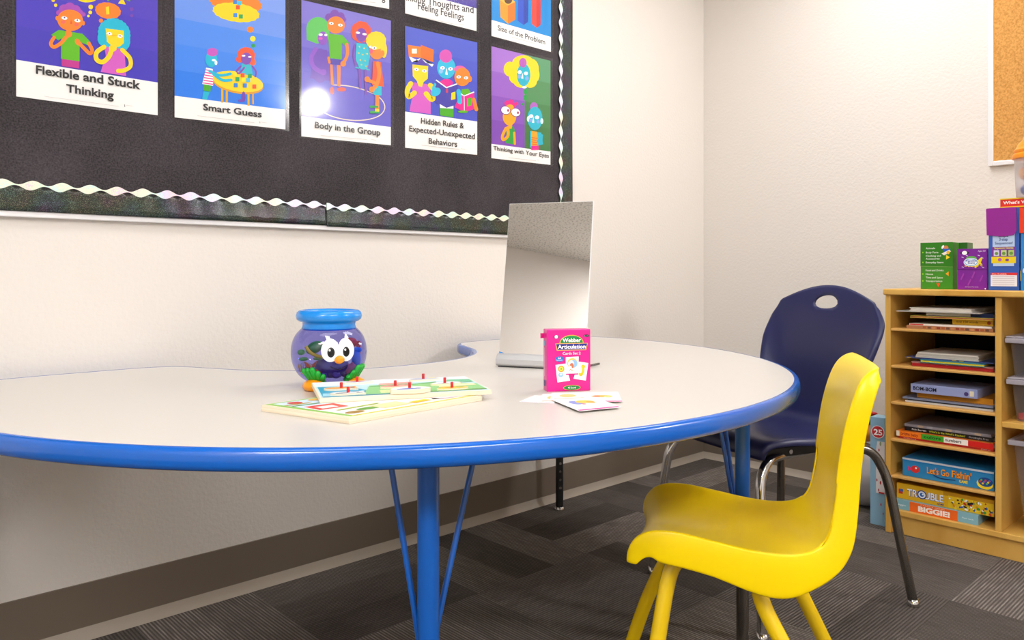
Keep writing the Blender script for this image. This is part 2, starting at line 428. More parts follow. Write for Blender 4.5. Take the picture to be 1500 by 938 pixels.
for i, (x, y, s) in enumerate(LAMPS):  # out-of-view panels added to light the room and its mirrored wall
    where = ['over the table end near the corner', 'over the left end of the table', 'over the middle of the room', 'over the far end of the room by the front wall'][i]
    r = root('added_light_panel', 'white flat panel added to light the room, ' + where, 'added light panel', (x, y, CEIL), group='added light panels')
    bm = BM()
    for (x0, x1, y0, y1) in ((-.62, .62, -.32, -.30), (-.62, .62, .30, .32), (-.62, -.60, -.30, .30), (.60, .62, -.30, .30)): box(bm, x0, x1, y0, y1, -0.03, 0)
    finish(bm, 'frame', M_ALU, r)
    bm = BM(); box(bm, -.6, .6, -.3, .3, -0.022, -0.012); finish(bm, 'diffuser', emit_mat('added_panel_glow', LAMP_COL, s), r)

# out-of-frame lamp added for the flash that glints in a poster sleeve
wl = root('flash_stand_in', 'round white lamp added high on the right wall, standing in for a flash', 'stand-in lamp', (0, -3.77, 2.30))
_q = V((-0.45, 0.80, -0.40)).normalized(); _R = _q.to_track_quat('Z', 'Y').to_matrix().to_4x4(); _R.translation = V((-0.10, 0, 0))
bm = BM(); lathe(bm, [(0, -0.04), (0.08, -0.04), (0.115, 0.0), (0.12, 0.02), (0.112, 0.022), (0.108, 0.004), (0, 0.004)], 32)
for v in bm.verts: v.co = _R @ v.co
finish(bm, 'lamp_housing', M_ALU, wl, smooth=True, auto=40)
bm = BM(); tube(bm, [(0, 0, 0), (-0.075, -0.02, 0.012)], 0.022, 16); lathe(bm, [(0, -0.001), (0.05, -0.001)], 20, (0, 0)); bm.verts.ensure_lookup_table()
bmesh.ops.delete(bm, geom=[v for v in bm.verts if abs(v.co.z + 0.001) < 1e-6], context='VERTS')
finish(bm, 'wall_arm', M_ALU, wl, smooth=True, auto=40)
bm = BM(); lathe(bm, [(0, 0.012), (0.09, 0.012), (0.105, 0.006)], 32)
for v in bm.verts: v.co = _R @ v.co
finish(bm, 'lamp_lens', emit_mat('flash_stand_in_glow', LAMP_COL, SPOT), wl, smooth=True)

# ================================================================== BULLETIN BOARD
BY = -0.02
BX0, BX1, BZ0, BZ1 = -3.45, -0.972, 1.03, 2.28
r = root('bulletin_board', 'large black fabric bulletin board on the left wall', 'bulletin board', (BX0, 0, BZ0))
bm = BM(); box(bm, 0.01, BX1 - BX0 - 0.001, -0.016, 0, 0.012, BZ1 - BZ0 - 0.01); finish(bm, 'fabric_panel', M_FAB, r)
bm = BM(); Wd, Hd = BX1 - BX0, BZ1 - BZ0
box(bm, 0, Wd, -0.019, 0, 0, 0.014); box(bm, 0, Wd, -0.019, 0, Hd - 0.014, Hd); box(bm, 0, 0.012, -0.019, 0, 0.014, Hd - 0.014); box(bm, Wd - 0.004, Wd, -0.0165, 0, 0.014, Hd - 0.014)
finish(bm, 'frame', M_ALU, r, bevel=0.002)
def ribbon(name, label, p0, length, along, up, group, width=0.06, curl=0.004):
    """scalloped border strip: dark glitter band with a beaded silver edge; along/up unit vectors on the wall"""
    along, up = V(along), V(up); n = V((0, -1, 0)); rt = root(name, label, 'border trim', p0, group=group)
    K = 2 * math.pi / 0.0605; N = int(length / 0.0035)
    bm = BM(); rows = []
    for i in range(N + 1):
        s = length * i / N; off = curl * (0.4 + 0.6 * math.sin(s * 4.1 + 1.0) ** 2)
        top = width + 0.007 * math.cos(K * s)
        row = []
        for j, q in enumerate((0, 0.25, 0.5, 0.8, 1.0)):
            row.append(bm.verts.new(along * s + up * (top * q) + n * (0.0005 + off * (1 - q) ** 1.5 * 1.5)))
        rows.append(row)
    for a, c in zip(rows, rows[1:]):
        for j in range(4): bm.faces.new((a[j], c[j], c[j + 1], a[j + 1]))
    finish(bm, 'glitter_band', M_HOLOD, rt, smooth=True, solid=0.0003)
    bm = BM(); rows = []
    for i in range(N + 1):
        s = length * i / N
        hu = 0.001 + 0.0105 * (0.5 + 0.5 * math.cos(K * s - 0.35)); hl = 0.001 + 0.0105 * (0.5 + 0.5 * math.cos(K * s + 0.35))
        rows.append((bm.verts.new(along * s + up * (width + hu) + n * 0.0018), bm.verts.new(along * s + up * (width - hl) + n * 0.0018)))
    for a, c in zip(rows, rows[1:]): bm.faces.new((a[0], c[0], c[1], a[1]))
    finish(bm, 'silver_wavy_edge', M_HOLO, rt, solid=0.0003)
    return rt
seam = ony(478, 320, BY).x
ribbon('border_trim', 'glittery black border strip with silver leaf edge, bottom left of bulletin board', (BX0 + 0.01, -0.0195, BZ0 + 0.014), seam - BX0 - 0.012, (1, 0, 0), (0, 0, 1), 'bulletin board border strips')
ribbon('border_trim', 'glittery black border strip along bottom right of bulletin board, behind the mirror', (seam, -0.0205, BZ0 + 0.0105), BX1 - seam, (1, 0, 0), (0, 0, 1), 'bulletin board border strips', curl=0.002)
ribbon('border_trim', 'vertical glittery border strip up the right edge of bulletin board', (BX1, -0.0215, BZ0 + 0.004), BZ1 - BZ0 - 0.01, (0, 0, 1), (-1, 0, 0), 'bulletin board border strips', width=0.066, curl=0.002)

# posters ----------------------------------------------------------
PY = -0.0185
OR, GR, PU, CY, YE, PK, VI, RD, MG = '#f5821f', '#5cb70a', '#9b3fb8', '#08b6d4', '#f8d20a', '#cf5ac0', '#7a3fae', '#f2501e', '#ef1a8f'
def poster(label, pbl, pbr, h, crop, draw, sleeve=0.009, caption='', bg='#4537b8'):
    """pbl/pbr: measured lower corners of the print; crop: (x0,y0,scale) of the sketch units"""
    bl, br = ony(*pbl, PY), ony(*pbr, PY)
    c = V(((bl.x + br.x) / 2, PY, (bl.z + br.z) / 2))
    rt = root('poster', label, 'poster', c, group='laminated posters on the bulletin board')
    a = Art((-c.x, 0, -c.z), (1, 0, 0), (0, 0, 1), (0, -1, 0))
    x0, y0, sc = crop
    def mp(x, y):
        p = ony(x0 + x * sc, y0 + y * sc, PY); return (p.x, p.z)
    a.map = mp; a.sg = -1
    q = [(bl.x, bl.z), (br.x, br.z), (br.x, br.z + h), (bl.x, bl.z + h)]
    a.raw(M_WHITE, q)
    a.q = q
    draw(a)
    a.done('print', rt)
    bm = BM(); s = sleeve; nx, nz = 8, 8; g = []
    for i in range(nx + 1):
        col = []
        for j in range(nz + 1):
            u, v = i / nx, j / nz
            x = bl.x - s + (br.x - bl.x + 2 * s) * u; z = bl.z + (br.z - bl.z) * u - s * 0.6 + (h + 1.6 * s) * v
            col.append(bm.verts.new((x - c.x, -0.0052 - 0.0012 * math.sin(u * 5 + c.x * 3) * math.cos(v * 6 + c.x), z - c.z)))
        g.append(col)
    for i in range(nx):
        for j in range(nz): bm.faces.new((g[i][j], g[i + 1][j], g[i + 1][j + 1], g[i][j + 1]))
    bmesh.ops.recalc_face_normals(bm, faces=bm.faces[:])
    finish(bm, 'laminate_sleeve', M_SLEEVE, rt, smooth=True)
    return rt
def picture(a, f, cols, inset=0.0):
    """picture area above caption fraction f, with flat tone bands"""
    (x0, z0), (x1, z1), (x2, z2), (x3, z3) = a.q
    n = len(cols)
    for i, c in enumerate(cols):
        g = f + (1 - f) * i / n
        L = (x0, z0 + (z3 - z0) * g); R = (x1, z1 + (z2 - z1) * g)
        a.raw(c, [L, R, (x2, z2), (x3, z3)])
def smallprint(a, x0, y0, x1, y1):
    a.line('#cfcdc9', [(x0, y0), (x1, y1)], 3, sm=False)
def face(a, x, y, s, skew=0.15, brow=None):
    for k in (-1, 1):
        a.ell('#ffffff', x + k * s, y + k * s * skew, s * 0.42, s * 0.28)
        a.ell('#5a2d80', x + k * s + 1, y + k * s * skew, s * 0.16, s * 0.18)
def p1(a):
    picture(a, 0.212, ['#4033b6', '#4736bb', '#4f3dbd', '#5a48c3'])
    for x, y, q in ((340, 0, 17), (361, 45, 15), (662, 60, 20), (658, 107, 16), (642, 138, 11)): a.ell(YE, x, y, q)
    a.ell(YE, 630, -15, 85, 36); a.poly(YE, [(895, 30), (935, -20), (962, 40)]); a.ell(GR, 812, 0, 10); a.poly(GR, [(965, 0), (1000, 12), (1000, -20)])
    a.ell(OR, 810, 92, 108, 68, 10, bump=0.05, nb=14); a.poly(YE, [(790, 60), (818, 55), (822, 122), (796, 125)])
    for x, y, q in ((749, 178, 18), (751, 222, 13), (769, 262, 9)): a.ell(OR, x, y, q)
    a.ell('#7a3fae', 1013, 80, 16); a.ell('#7a3fae', 1013, 135, 14)
    # child with purple hair and green shirt
    for x, y, q in ((430, 80, 42), (480, 70, 48), (530, 90, 46), (560, 120, 40), (385, 110, 22), (600, 125, 18)): a.ell('#a547b4', x, y, q)
    a.ell(OR, 485, 175, 112, 92, 8); a.ell(OR, 372, 157, 14, 20); a.ell(OR, 598, 200, 14, 20)
    a.ell('#f0645a', 425, 190, 20, 14); a.ell('#f0645a', 540, 212, 20, 14)
    a.ell('#ffffff', 435, 156, 26, 14, 8); a.ell('#ffffff', 547, 178, 26, 14, 8); a.ell('#5a2d80', 436, 152, 7); a.ell('#5a2d80', 546, 174, 7)
    a.poly('#e0542c', [(492, 165), (484, 205), (502, 208)])
    a.poly('#c2308f', [(410, 505), (562, 525), (560, 590), (412, 568)])
    a.poly(GR, [(385, 258), (470, 270), (590, 292), (660, 362), (630, 388), (565, 360), (565, 528), (405, 506), (408, 330), (385, 350), (320, 300)])
    a.limb(OR, [(345, 325), (318, 375), (345, 405), (400, 375), (440, 330), (470, 300)], 32)
    a.ell(OR, 470, 290, 30, 32, -30); a.limb(OR, [(645, 375), (672, 430), (655, 462), (612, 425), (565, 375)], 32); a.ell(OR, 548, 362, 22, 30, -30)
    # child with cyan hair
    a.ell(CY, 862, 290, 138, 125, 30, bump=0.05, nb=22); a.ell(CY, 950, 350, 48, 80, bump=0.06, nb=14); a.ell(CY, 760, 330, 40, 60, bump=0.06, nb=12)
    a.poly(PK, [(775, 400), (950, 425), (965, 655), (745, 620), (790, 480)])
    a.poly(YE, [(788, 245), (945, 265), (945, 370), (910, 402), (850, 405), (800, 360)])
    a.ell('#ffffff', 820, 292, 23, 15, 10); a.ell('#ffffff', 912, 312, 23, 15, 10); a.ell('#5a2d80', 822, 289, 6); a.ell('#5a2d80', 912, 309, 6)
    a.line('#e39b12', [(800, 298), (845, 305), (890, 308), (935, 322)], 4)
    a.limb(YE, [(775, 405), (712, 450), (710, 510), (760, 535), (815, 490), (840, 430)], 40); a.ell(YE, 850, 415, 34, 30)
    a.limb(YE, [(930, 430), (995, 500), (1000, 570), (950, 605), (895, 610)], 36)
    a.text('Flexible and Stuck', 190, 632, 1088, 72, weight=0.026, y1=768)
    a.text('Thinking', 450, 790, 858, 68, weight=0.026, y1=852)
    smallprint(a, 262, 828, 900, 915)
    a.line('#777777', [(950, 898), (952, 920)], 6, sm=False); smallprint(a, 965, 905, 1020, 913)
poster('poster of two thoughtful children titled Flexible and Stuck Thinking, leftmost on board', (23.8, 141.2), (231, 169), 0.40, (20, 0, .17054), p1)
def p2(a):
    picture(a, 0.142, ['#1f79e6', '#3b84ea', '#4a8aea', '#6a95ea', '#7c9eec'])
    a.ell(OR, 520, 20, 185, 70, 8, bump=0.05, nb=18); a.ell(YE, 522, 90, 165, 66, 8, bump=0.05, nb=16)
    for x, y, c in ((515, 15, '#2a7fd6'), (546, 22, '#35b7e0'), (535, 53, RD), (516, 110, '#2a7fd6'), (557, 120, '#0da04b')):
        a.rect(c, x - 14, y - 15, x + 14, y + 15)
    a.ell(OR, 624, 214, 24, 22); a.ell('#f3e21a', 643, 281, 20); a.ell('#0da04b', 646, 331, 14)
    for x in (422, 455): a.rect('#e3a51c', x - 8, 640, x + 8, 742)
    a.rect('#e3a51c', 604, 670, 620, 765); a.rect('#e3a51c', 638, 670, 650, 755)
    a.ell('#d9981a', 535, 605, 186, 72, 10); a.ell(YE, 535, 590, 186, 72, 10)
    a.ell(RD, 595, 400, 62, 56, 10, bump=0.05, nb=12); a.ell(RD, 545, 430, 24); a.ell(RD, 642, 450, 24)
    a.poly('#12b5c9', [(560, 460), (630, 470), (642, 545), (555, 540)])
    a.ell('#7a3fae', 595, 425, 38, 44); a.limb('#7a3fae', [(555, 480), (525, 515), (545, 530), (580, 490)], 14); a.limb('#7a3fae', [(640, 480), (665, 520), (660, 555)], 12)
    a.ell('#ffffff', 575, 404, 13, 6); a.ell('#ffffff', 620, 412, 13, 6)
    a.ell('#6a3db0', 575, 700, 14, 38); a.ell('#6a3db0', 560, 728, 26, 10)
    a.ell(CY, 342, 430, 44, 56); a.ell('#c552bc', 350, 378, 40, 30); a.ell('#ffffff', 376, 455, 10, 16); a.ell('#ffffff', 360, 436, 14, 8)
    a.poly(CY, [(285, 660), (330, 668), (310, 722), (276, 716)])
    a.poly('#3da51e', [(286, 610), (342, 622), (335, 666), (284, 655)])
    a.poly('#ffffff', [(305, 490), (352, 500), (355, 622), (276, 608)])
    for k in range(6): a.line('#ea2d8a', [(300 - k * 4, 505 + k * 19), (354, 516 + k * 19)], 8, sm=False)
    a.limb(CY, [(330, 515), (400, 545), (480, 535)], 20); a.limb(CY, [(350, 530), (420, 580), (485, 580)], 20)
    for x, y, c in ((512, 540, '#f3e21a'), (568, 545, RD), (620, 550, '#0da04b'), (530, 574, '#0da04b'), (574, 578, '#f3e21a'), (608, 580, '#35b7e0'), (518, 618, '#2a7fd6'), (584, 620, '#2a7fd6'), (652, 627, RD)):
        a.rect(c, x - 14, y - 15, x + 14, y + 15)
    a.text('Smart Guess', 282, 796, 706, 46, weight=0.024, y1=850)
    smallprint(a, 240, 838, 652, 888); a.line('#888888', [(692, 880), (693, 892)], 4, sm=False); smallprint(a, 700, 884, 742, 890)
poster('poster of two children building blocks at a yellow table titled Smart Guess', (255.8, 172), (418, 189.6), 0.40, (240, 0, .20256), p2)
def p3(a):
    picture(a, 0.147, ['#5f58c4', '#6259c6', '#665dc8', '#7268cc', '#7f74cf'])
    a.line('#ecd9b8', [(250, 543), (350, 550), (450, 575), (545, 620), (583, 680), (555, 735), (470, 765), (360, 768), (250, 745), (170, 705), (128, 670)], 6)
    # purple-skinned child, green hair
    a.ell('#6c45b4', 170, 420, 62, 110); a.poly('#6c45b4', [(105, 500), (240, 520), (215, 320), (135, 310)])
    a.ell('#5cc35a', 155, 185, 74, 76); a.poly('#5cc35a', [(82, 180), (230, 190), (228, 250), (150, 280), (84, 255)])
    a.ell('#8e4fc0', 186, 245, 32, 44); a.ell('#ffffff', 173, 222, 13, 8); a.ell('#ffffff', 206, 224, 10, 8); a.ell('#d357b3', 172, 246, 14, 9)
    a.limb('#8d52c6', [(140, 315), (112, 370), (130, 430), (185, 465)], 28); a.ell('#8d52c6', 190, 462, 20)
    # tall child green shirt
    for x, y, q in ((225, 110, 24), (262, 90, 28), (300, 105, 26), (320, 125, 16)): a.ell('#7b46ae', x, y, q)
    a.ell(OR, 270, 160, 57, 55); a.ell('#ffffff', 240, 150, 15, 9, 8); a.ell('#ffffff', 298, 161, 15, 9, 8); a.ell('#5a2d80', 241, 150, 4); a.ell('#5a2d80', 298, 161, 4)
    a.poly(OR, [(232, 410), (248, 412), (256, 545), (238, 540)]); a.poly(OR, [(276, 415), (300, 417), (298, 555), (278, 550)])
    a.ell('#e25844', 245, 580, 13, 24); a.ell('#e25844', 305, 572, 30, 13)
    a.poly('#4a3aa8', [(232, 365), (308, 378), (306, 418), (234, 412)])
    a.poly('#57b413', [(225, 215), (310, 225), (355, 275), (335, 300), (308, 275), (306, 382), (230, 372), (222, 260)])
    a.limb(OR, [(340, 285), (342, 350), (318, 405)], 20); a.ell(OR, 316, 408, 18); a.limb(OR, [(222, 370), (228, 400)], 16)
    # red-haired child
    a.ell(RD, 430, 205, 62, 66, bump=0.06, nb=9); a.ell(VI, 432, 225, 34, 45); a.ell('#ffffff', 410, 210, 14, 7, 8); a.ell('#ffffff', 452, 219, 14, 7, 8)
    a.poly('#12b8cb', [(400, 275), (470, 285), (490, 340), (470, 445), (420, 440), (395, 380)])
    a.line('#12b8cb', [(393, 432), (485, 448)], 9)
    for x, y in ((420, 300), (450, 310), (415, 340), (440, 350), (468, 345), (425, 385), (455, 390), (432, 415), (462, 425)): a.ell('#e8c95a', x, y, 5, n=8)
    a.limb(VI, [(392, 290), (380, 350), (395, 415)], 12); a.limb('#7d45b0', [(420, 445), (425, 560)], 16); a.limb('#7d45b0', [(458, 450), (460, 600)], 14)
    # yellow-haired child
    a.ell(OR, 530, 325, 48, 56); a.ell(YE, 525, 260, 62, 56, bump=0.05, nb=14); a.ell(YE, 575, 320, 20, 52); a.ell(OR, 565, 342, 14, 20)
    a.ell('#ffffff', 512, 308, 16, 10); a.ell('#5a2d80', 514, 308, 5); a.ell('#ffffff', 488, 300, 7, 8); a.ell('#ee4f77', 492, 328, 12, 16)
    a.poly('#12b8cb', [(505, 540), (560, 550), (560, 612), (508, 606)]); a.poly('#f6811c', [(520, 608), (545, 610), (545, 712), (518, 708)])
    a.rect('#2ba44a', 486, 676, 540, 690); a.rect('#2ba44a', 486, 710, 545, 726); a.rect(YE, 518, 698, 545, 714)
    a.poly(RD, [(505, 392), (555, 398), (576, 555), (498, 545)])
    a.limb(OR, [(535, 405), (545, 470), (530, 540), (500, 570)], 24); a.ell(OR, 498, 572, 18); a.limb(OR, [(515, 530), (475, 515)], 20); a.ell(OR, 468, 508, 18)
    a.text('Body in the Group', 134, 818, 552, 40, weight=0.018, y1=868)
    smallprint(a, 170, 866, 465, 893); smallprint(a, 488, 890, 524, 898)
poster('poster of four children around a ring titled Body in the Group', (441.5, 199.8), (572.5, 213), 0.403, (430, 0, .22923), p3)
def p4(a):
    picture(a, 0.297, ['#3f4fc0', '#4350c2', '#4453c4', '#4a5ac8'])
    a.poly(PK, [(92, 490), (205, 505), (208, 682), (80, 665), (100, 560)])
    a.limb(YE, [(88, 500), (68, 540), (75, 578), (110, 555)], 30); a.limb(YE, [(205, 510), (232, 550), (215, 595), (180, 560)], 30)
    a.poly(YE, [(98, 385), (192, 395), (190, 470), (165, 490), (155, 520), (135, 515), (125, 485), (100, 455)])
    a.ell('#ffffff', 122, 415, 14, 9, 8); a.ell('#ffffff', 169, 424, 14, 9, 8); a.ell('#5a2d80', 123, 415, 4); a.ell('#5a2d80', 168, 424, 4)
    a.poly('#ffffff', [(75, 335), (148, 370), (225, 385), (215, 400), (150, 345), (95, 372)]); a.poly('#4f3aa5', [(115, 382), (150, 345), (192, 395)])
    a.poly('#f57f1c', [(70, 268), (148, 280), (225, 300), (222, 372), (148, 345), (76, 340)]); a.poly('#e86d12', [(148, 268), (225, 298), (222, 372), (148, 345)]); a.rect('#fff4e0', 94, 292, 124, 320)
    a.ell('#d14fb0', 296, 338, 38, 42); a.ell('#1eb8dc', 300, 405, 55, 66); a.ell('#d14fb0', 298, 345, 34, 30)
    a.ell('#ffffff', 277, 406, 14, 10); a.ell('#ffffff', 325, 412, 14, 10); a.ell('#5a2d80', 279, 406, 4); a.ell('#5a2d80', 324, 412, 4); a.ell('#8abde8', 268, 425, 12, 14); a.poly('#ffffff', [(302, 405), (293, 445), (308, 448)])
    a.ell(MG, 300, 495, 38, 22)
    a.poly('#3d3da6', [(238, 480), (300, 525), (368, 502), (365, 620), (300, 645), (235, 615)]); a.line('#ffffff', [(238, 478), (300, 524), (368, 500)], 7, sm=False)
    a.rect('#c63a5a', 297, 530, 310, 555); a.poly(YE, [(330, 555), (354, 548), (354, 592), (328, 598)])
    a.limb('#1eb8dc', [(235, 560), (222, 530), (232, 505)], 16); a.ell('#1eb8dc', 236, 550, 32, 24, -30)
    a.poly('#ffffff', [(260, 622), (300, 645), (342, 632), (342, 650), (262, 645)]); a.poly('#3fa81d', [(262, 645), (342, 652), (342, 702), (262, 690)])
    a.ell('#e85aa8', 380, 415, 35, 22); a.ell(OR, 395, 460, 48, 55); a.ell(OR, 440, 472, 12, 18); a.ell('#ffffff', 373, 460, 13, 9); a.ell('#ffffff', 417, 466, 13, 9); a.ell('#5a2d80', 374, 460, 4); a.ell('#5a2d80', 416, 466, 4)
    a.poly('#57b01a', [(390, 535), (430, 530), (450, 560), (385, 570)])
    a.poly(MG, [(385, 562), (405, 575), (465, 552), (468, 650), (408, 672), (348, 640)]); a.line('#ffffff', [(385, 560), (405, 574), (465, 550)], 6, sm=False); a.line('#ffffff', [(405, 574), (407, 665)], 3, sm=False); a.poly('#57b01a', [(424, 590), (448, 582), (448, 630), (424, 638)])
    a.limb('#1eb8dc', [(372, 545), (380, 610)], 26); a.limb(OR, [(462, 595), (478, 655)], 22); a.ell('#57b01a', 398, 668, 30, 8)
    for x in (420, 442): pass
    a.text('Hidden Rules &', 148, 738, 405, 34, weight=0.014, y1=768)
    a.text('Expected-Unexpected', 78, 784, 470, 34, weight=0.012, y1=832)
    a.text('Behaviors', 194, 858, 364, 34, weight=0.012, y1=878)
    smallprint(a, 150, 868, 378, 892); smallprint(a, 384, 888, 412, 893)
poster('poster of children reading open books titled Hidden Rules and Expected-Unexpected Behaviors', (593.5, 216.5), (699, 227), 0.40, (580, 0, .24528), p4)
def p5(a):
    picture(a, 0.128, ['#7a45b0', '#8450b8', '#935fc2', '#a26fcb'])
    (x0, z0), (x1, z1), (x2, z2), (x3, z3) = a.q
    for i, c in enumerate(('#38753c', '#3f7d45', '#4a8a55', '#55966a')):
        g = 0.128 + 0.872 * i / 4; xm = x0 + (x1 - x0) * 0.545
        a.raw(c, [(xm, (z0 + z1) / 2 + (z3 - z0) * g), (x1, z1 + (z2 - z1) * g), (x2, z2), (xm, (z2 + z3) / 2)])
    for x, y, rx, ry in ((140, 388, 34, 42), (215, 355, 62, 45), (262, 390, 42, 60), (285, 420, 22, 40), (170, 430, 34, 40), (205, 455, 45, 38), (255, 455, 38, 38)): a.ell(YE, x, y, rx, ry)
    a.ell('#12b0c9', 218, 420, 38, 64); a.ell('#b255b5', 214, 352, 21, 27); a.ell('#ffffff', 196, 405, 11, 10); a.ell('#ffffff', 231, 412, 11, 10); a.poly('#ffffff', [(212, 410), (204, 440), (216, 442)]); a.ell('#7ea6e0', 192, 430, 10, 12); a.ell('#7ea6e0', 236, 440, 10, 12); a.ell('#d8f2f4', 222, 490, 14, 6)
    a.ell('#0f9f47', 228, 515, 12, 15); a.ell('#0f9f47', 226, 548, 10, 16); a.ell('#0f9f47', 210, 585, 7)
    a.poly('#129a3c', [(122, 712), (160, 710), (172, 745), (168, 812), (116, 802)])
    a.limb('#f0a21c', [(118, 720), (98, 765), (105, 785), (130, 760), (128, 715)], 16); a.limb('#f0a21c', [(165, 745), (168, 808)], 12)
    a.ell('#f0a21c', 138, 655, 38, 50); a.poly('#f0a21c', [(130, 690), (155, 690), (150, 722), (135, 722)])
    for x, y, q in ((125, 580, 15), (145, 572, 14), (160, 590, 14), (178, 582, 9)): a.ell('#ee2189', x, y, q)
    a.ell('#f0a21c', 140, 602, 22, 16)
    a.ell('#5d2a62', 116, 620, 28, 24, 20); a.ell('#ffffff', 116, 619, 25, 21, 20); a.ell('#5d2a62', 173, 632, 28, 24, 20); a.ell('#ffffff', 173, 631, 25, 21, 20)
    a.ell('#b0285f', 130, 620, 6, 8); a.ell('#b0285f', 185, 633, 6, 8)
    a.ell('#a957b8', 274, 600, 22, 26); a.ell('#12b0c9', 280, 665, 42, 66); a.ell('#d8f2f4', 243, 668, 8, 16); a.ell('#d8f2f4', 319, 680, 8, 16)
    a.ell('#ffffff', 259, 652, 12, 10); a.ell('#ffffff', 292, 659, 12, 10); a.poly('#ffffff', [(272, 655), (264, 688), (276, 690)]); a.ell('#7ea6e0', 255, 675, 9, 10); a.ell('#7ea6e0', 298, 683, 9, 10)
    a.poly('#12b0c9', [(252, 735), (315, 745), (326, 810), (250, 830)]); a.poly('#f0a21c', [(262, 735), (292, 740), (298, 838), (258, 832)])
    for k in range(4): a.line('#e8472c', [(260, 772 + k * 12), (298, 777 + k * 12)], 4, sm=False)
    a.rect(MG, 259, 818, 300, 842); a.limb('#12b0c9', [(318, 760), (312, 800), (295, 790)], 14)
    a.text('Thinking with Your Eyes', 47, 842, 358, 24, weight=0.012, y1=886)
    smallprint(a, 130, 885, 285, 902); smallprint(a, 290, 897, 306, 899)
poster('poster of two wide-eyed children on purple and green titled Thinking with Your Eyes', (719.8, 231.8), (806.3, 241.6), 0.405, (710, 0, .26119), p5)
def u3(a):
    picture(a, 0.22, ['#5b3fb0', '#6a4cc0'])
    a.text('Following', 410, 42, 503, 0.01, y1=70) if False else None
    a.text('Listening', 300, -52, 506, 42, weight=0.008, y1=2) if False else None
    a.text('g', 486, 2, 504, 38, weight=0.01)
    smallprint(a, 330, 0, 410, 8); smallprint(a, 424, 10, 455, 14)
poster('poster whose white bottom strip shows above the Body in the Group poster', (441, -8.5), (570, 13), 0.40, (420, 0, .28667), u3)
def u4(a):
    picture(a, 0.2, ['#43309c', '#5040b0'])
    a.text('Thinking Thoughts and', 560, -8, 955, 36, weight=0.014, y1=68)
    a.text('Feeling Feelings', 670, 46, 905, 36, weight=0.014, y1=106)
    smallprint(a, 660, 82, 870, 126); smallprint(a, 880, 124, 905, 128)
poster('poster with white caption Thinking Thoughts and Feeling Feelings at top of board', (593.5, 19.5), (698, 45.5), 0.40, (420, 0, .28667), u4)
def u5(a):
    picture(a, 0.145, ['#0b8ad6', '#1592dc'])
    a.poly('#f79a1c', [(1088, 0), (1130, 28), (1130, 122), (1092, 88)]); a.poly('#e8780f', [(1130, 28), (1168, 10), (1168, 100), (1130, 122)]); a.poly('#fbb540', [(1088, 0), (1130, -20), (1168, 10), (1130, 28)]); a.ell('#5b3a1c', 1132, 0, 20, 20)
    a.poly('#2f53c8', [(1182, -40), (1210, -20), (1210, 128), (1180, 106)]); a.poly('#2440a8', [(1210, -20), (1235, -30), (1233, 112), (1210, 128)])
    a.poly('#f0483c', [(1252, -40), (1276, -20), (1276, 142), (1252, 122)]); a.poly('#cf2f2a', [(1276, -20), (1298, -30), (1297, 128), (1276, 142)])
    a.text('Size of the Problem', 1078, 154, 1320, 26, weight=0.012, y1=228)
    smallprint(a, 1150, 190, 1265, 222)
poster('poster of tall coloured boxes titled Size of the Problem, top right of board', (720, 52.6), (807, 76), 0.40, (420, 0, .28667), u5)

# ================================================================== TABLE
TZ = 0.66; TX, TYc, TR = -2.057, -0.35, 1.04
half = [(0.0, -0.442), (0.10, -0.436), (0.20, -0.405), (0.29, -0.345), (0.36, -0.26), (0.41, -0.16), (0.44, -0.095), (0.475, -0.055), (0.54, -0.033), (0.66, -0.03), (0.80, -0.033), (0.91, -0.06), (0.985, -0.13)]
for k in range(0, 14):
    a = math.radians(6 - 7.0 * k); half.append((TR * math.cos(a), TYc + TR * math.sin(a)))
half = [p for p in half if p[0] >= -1e-6]
half.append((0.0, TYc - TR))
full = half + [(-x, y) for x, y in half[-2:0:-1]]
pts = [V((x, y, 0)) for x, y in full]
n = len(pts); outl = []
for i in range(n):
    p0, p1_, p2_, p3_ = pts[i - 1], pts[i], pts[(i + 1) % n], pts[(i + 2) % n]
    for k in range(5):
        t = k / 5
        outl.append(0.5 * ((2 * p1_) + (p2_ - p0) * t + (2 * p0 - 5 * p1_ + 4 * p2_ - p3_) * t * t + (3 * p1_ - p0 - 3 * p2_ + p3_) * t ** 3))
tab = root('horseshoe_table', 'large horseshoe table with pale grey top and blue edge against left wall', 'table', (TX, 0, 0))
no = len(outl); nrm = []
area = sum(outl[i].x * outl[(i + 1) % no].y - outl[(i + 1) % no].x * outl[i].y for i in range(no))
for i in range(no):
    t = (outl[(i + 1) % no] - outl[i - 1]).normalized(); q = V((t.y, -t.x, 0)); nrm.append(q if area > 0 else -q)
TH = 0.033; INS = 0.012
bm = BM(); inn = [outl[i] - nrm[i] * INS for i in range(no)]
prism(bm, [(p.x, p.y) for p in (inn if area > 0 else inn[::-1])], TZ - TH + 0.003, TZ)
finish(bm, 'tabletop', M_LAM, tab)
bm = BM(); rings = []
prof = [(-INS - 0.001, 0.0), (-0.010, 0.0006), (-0.004, -0.001), (-0.0012, -0.0045), (0, -0.010), (0.0005, -0.017), (0, -0.024), (-0.0025, -0.0295), (-0.007, -0.0325), (-INS - 0.001, -0.033)]
for i in range(no):
    rings.append([bm.verts.new(outl[i] + nrm[i] * x + V((0, 0, TZ + z))) for x, z in prof])
for i in range(no):
    a, c = rings[i], rings[(i + 1) % no]
    for k in range(len(prof) - 1): bm.faces.new((a[k], c[k], c[k + 1], a[k + 1]))
finish(bm, 'edge_band', M_BLUEP, tab, smooth=True)
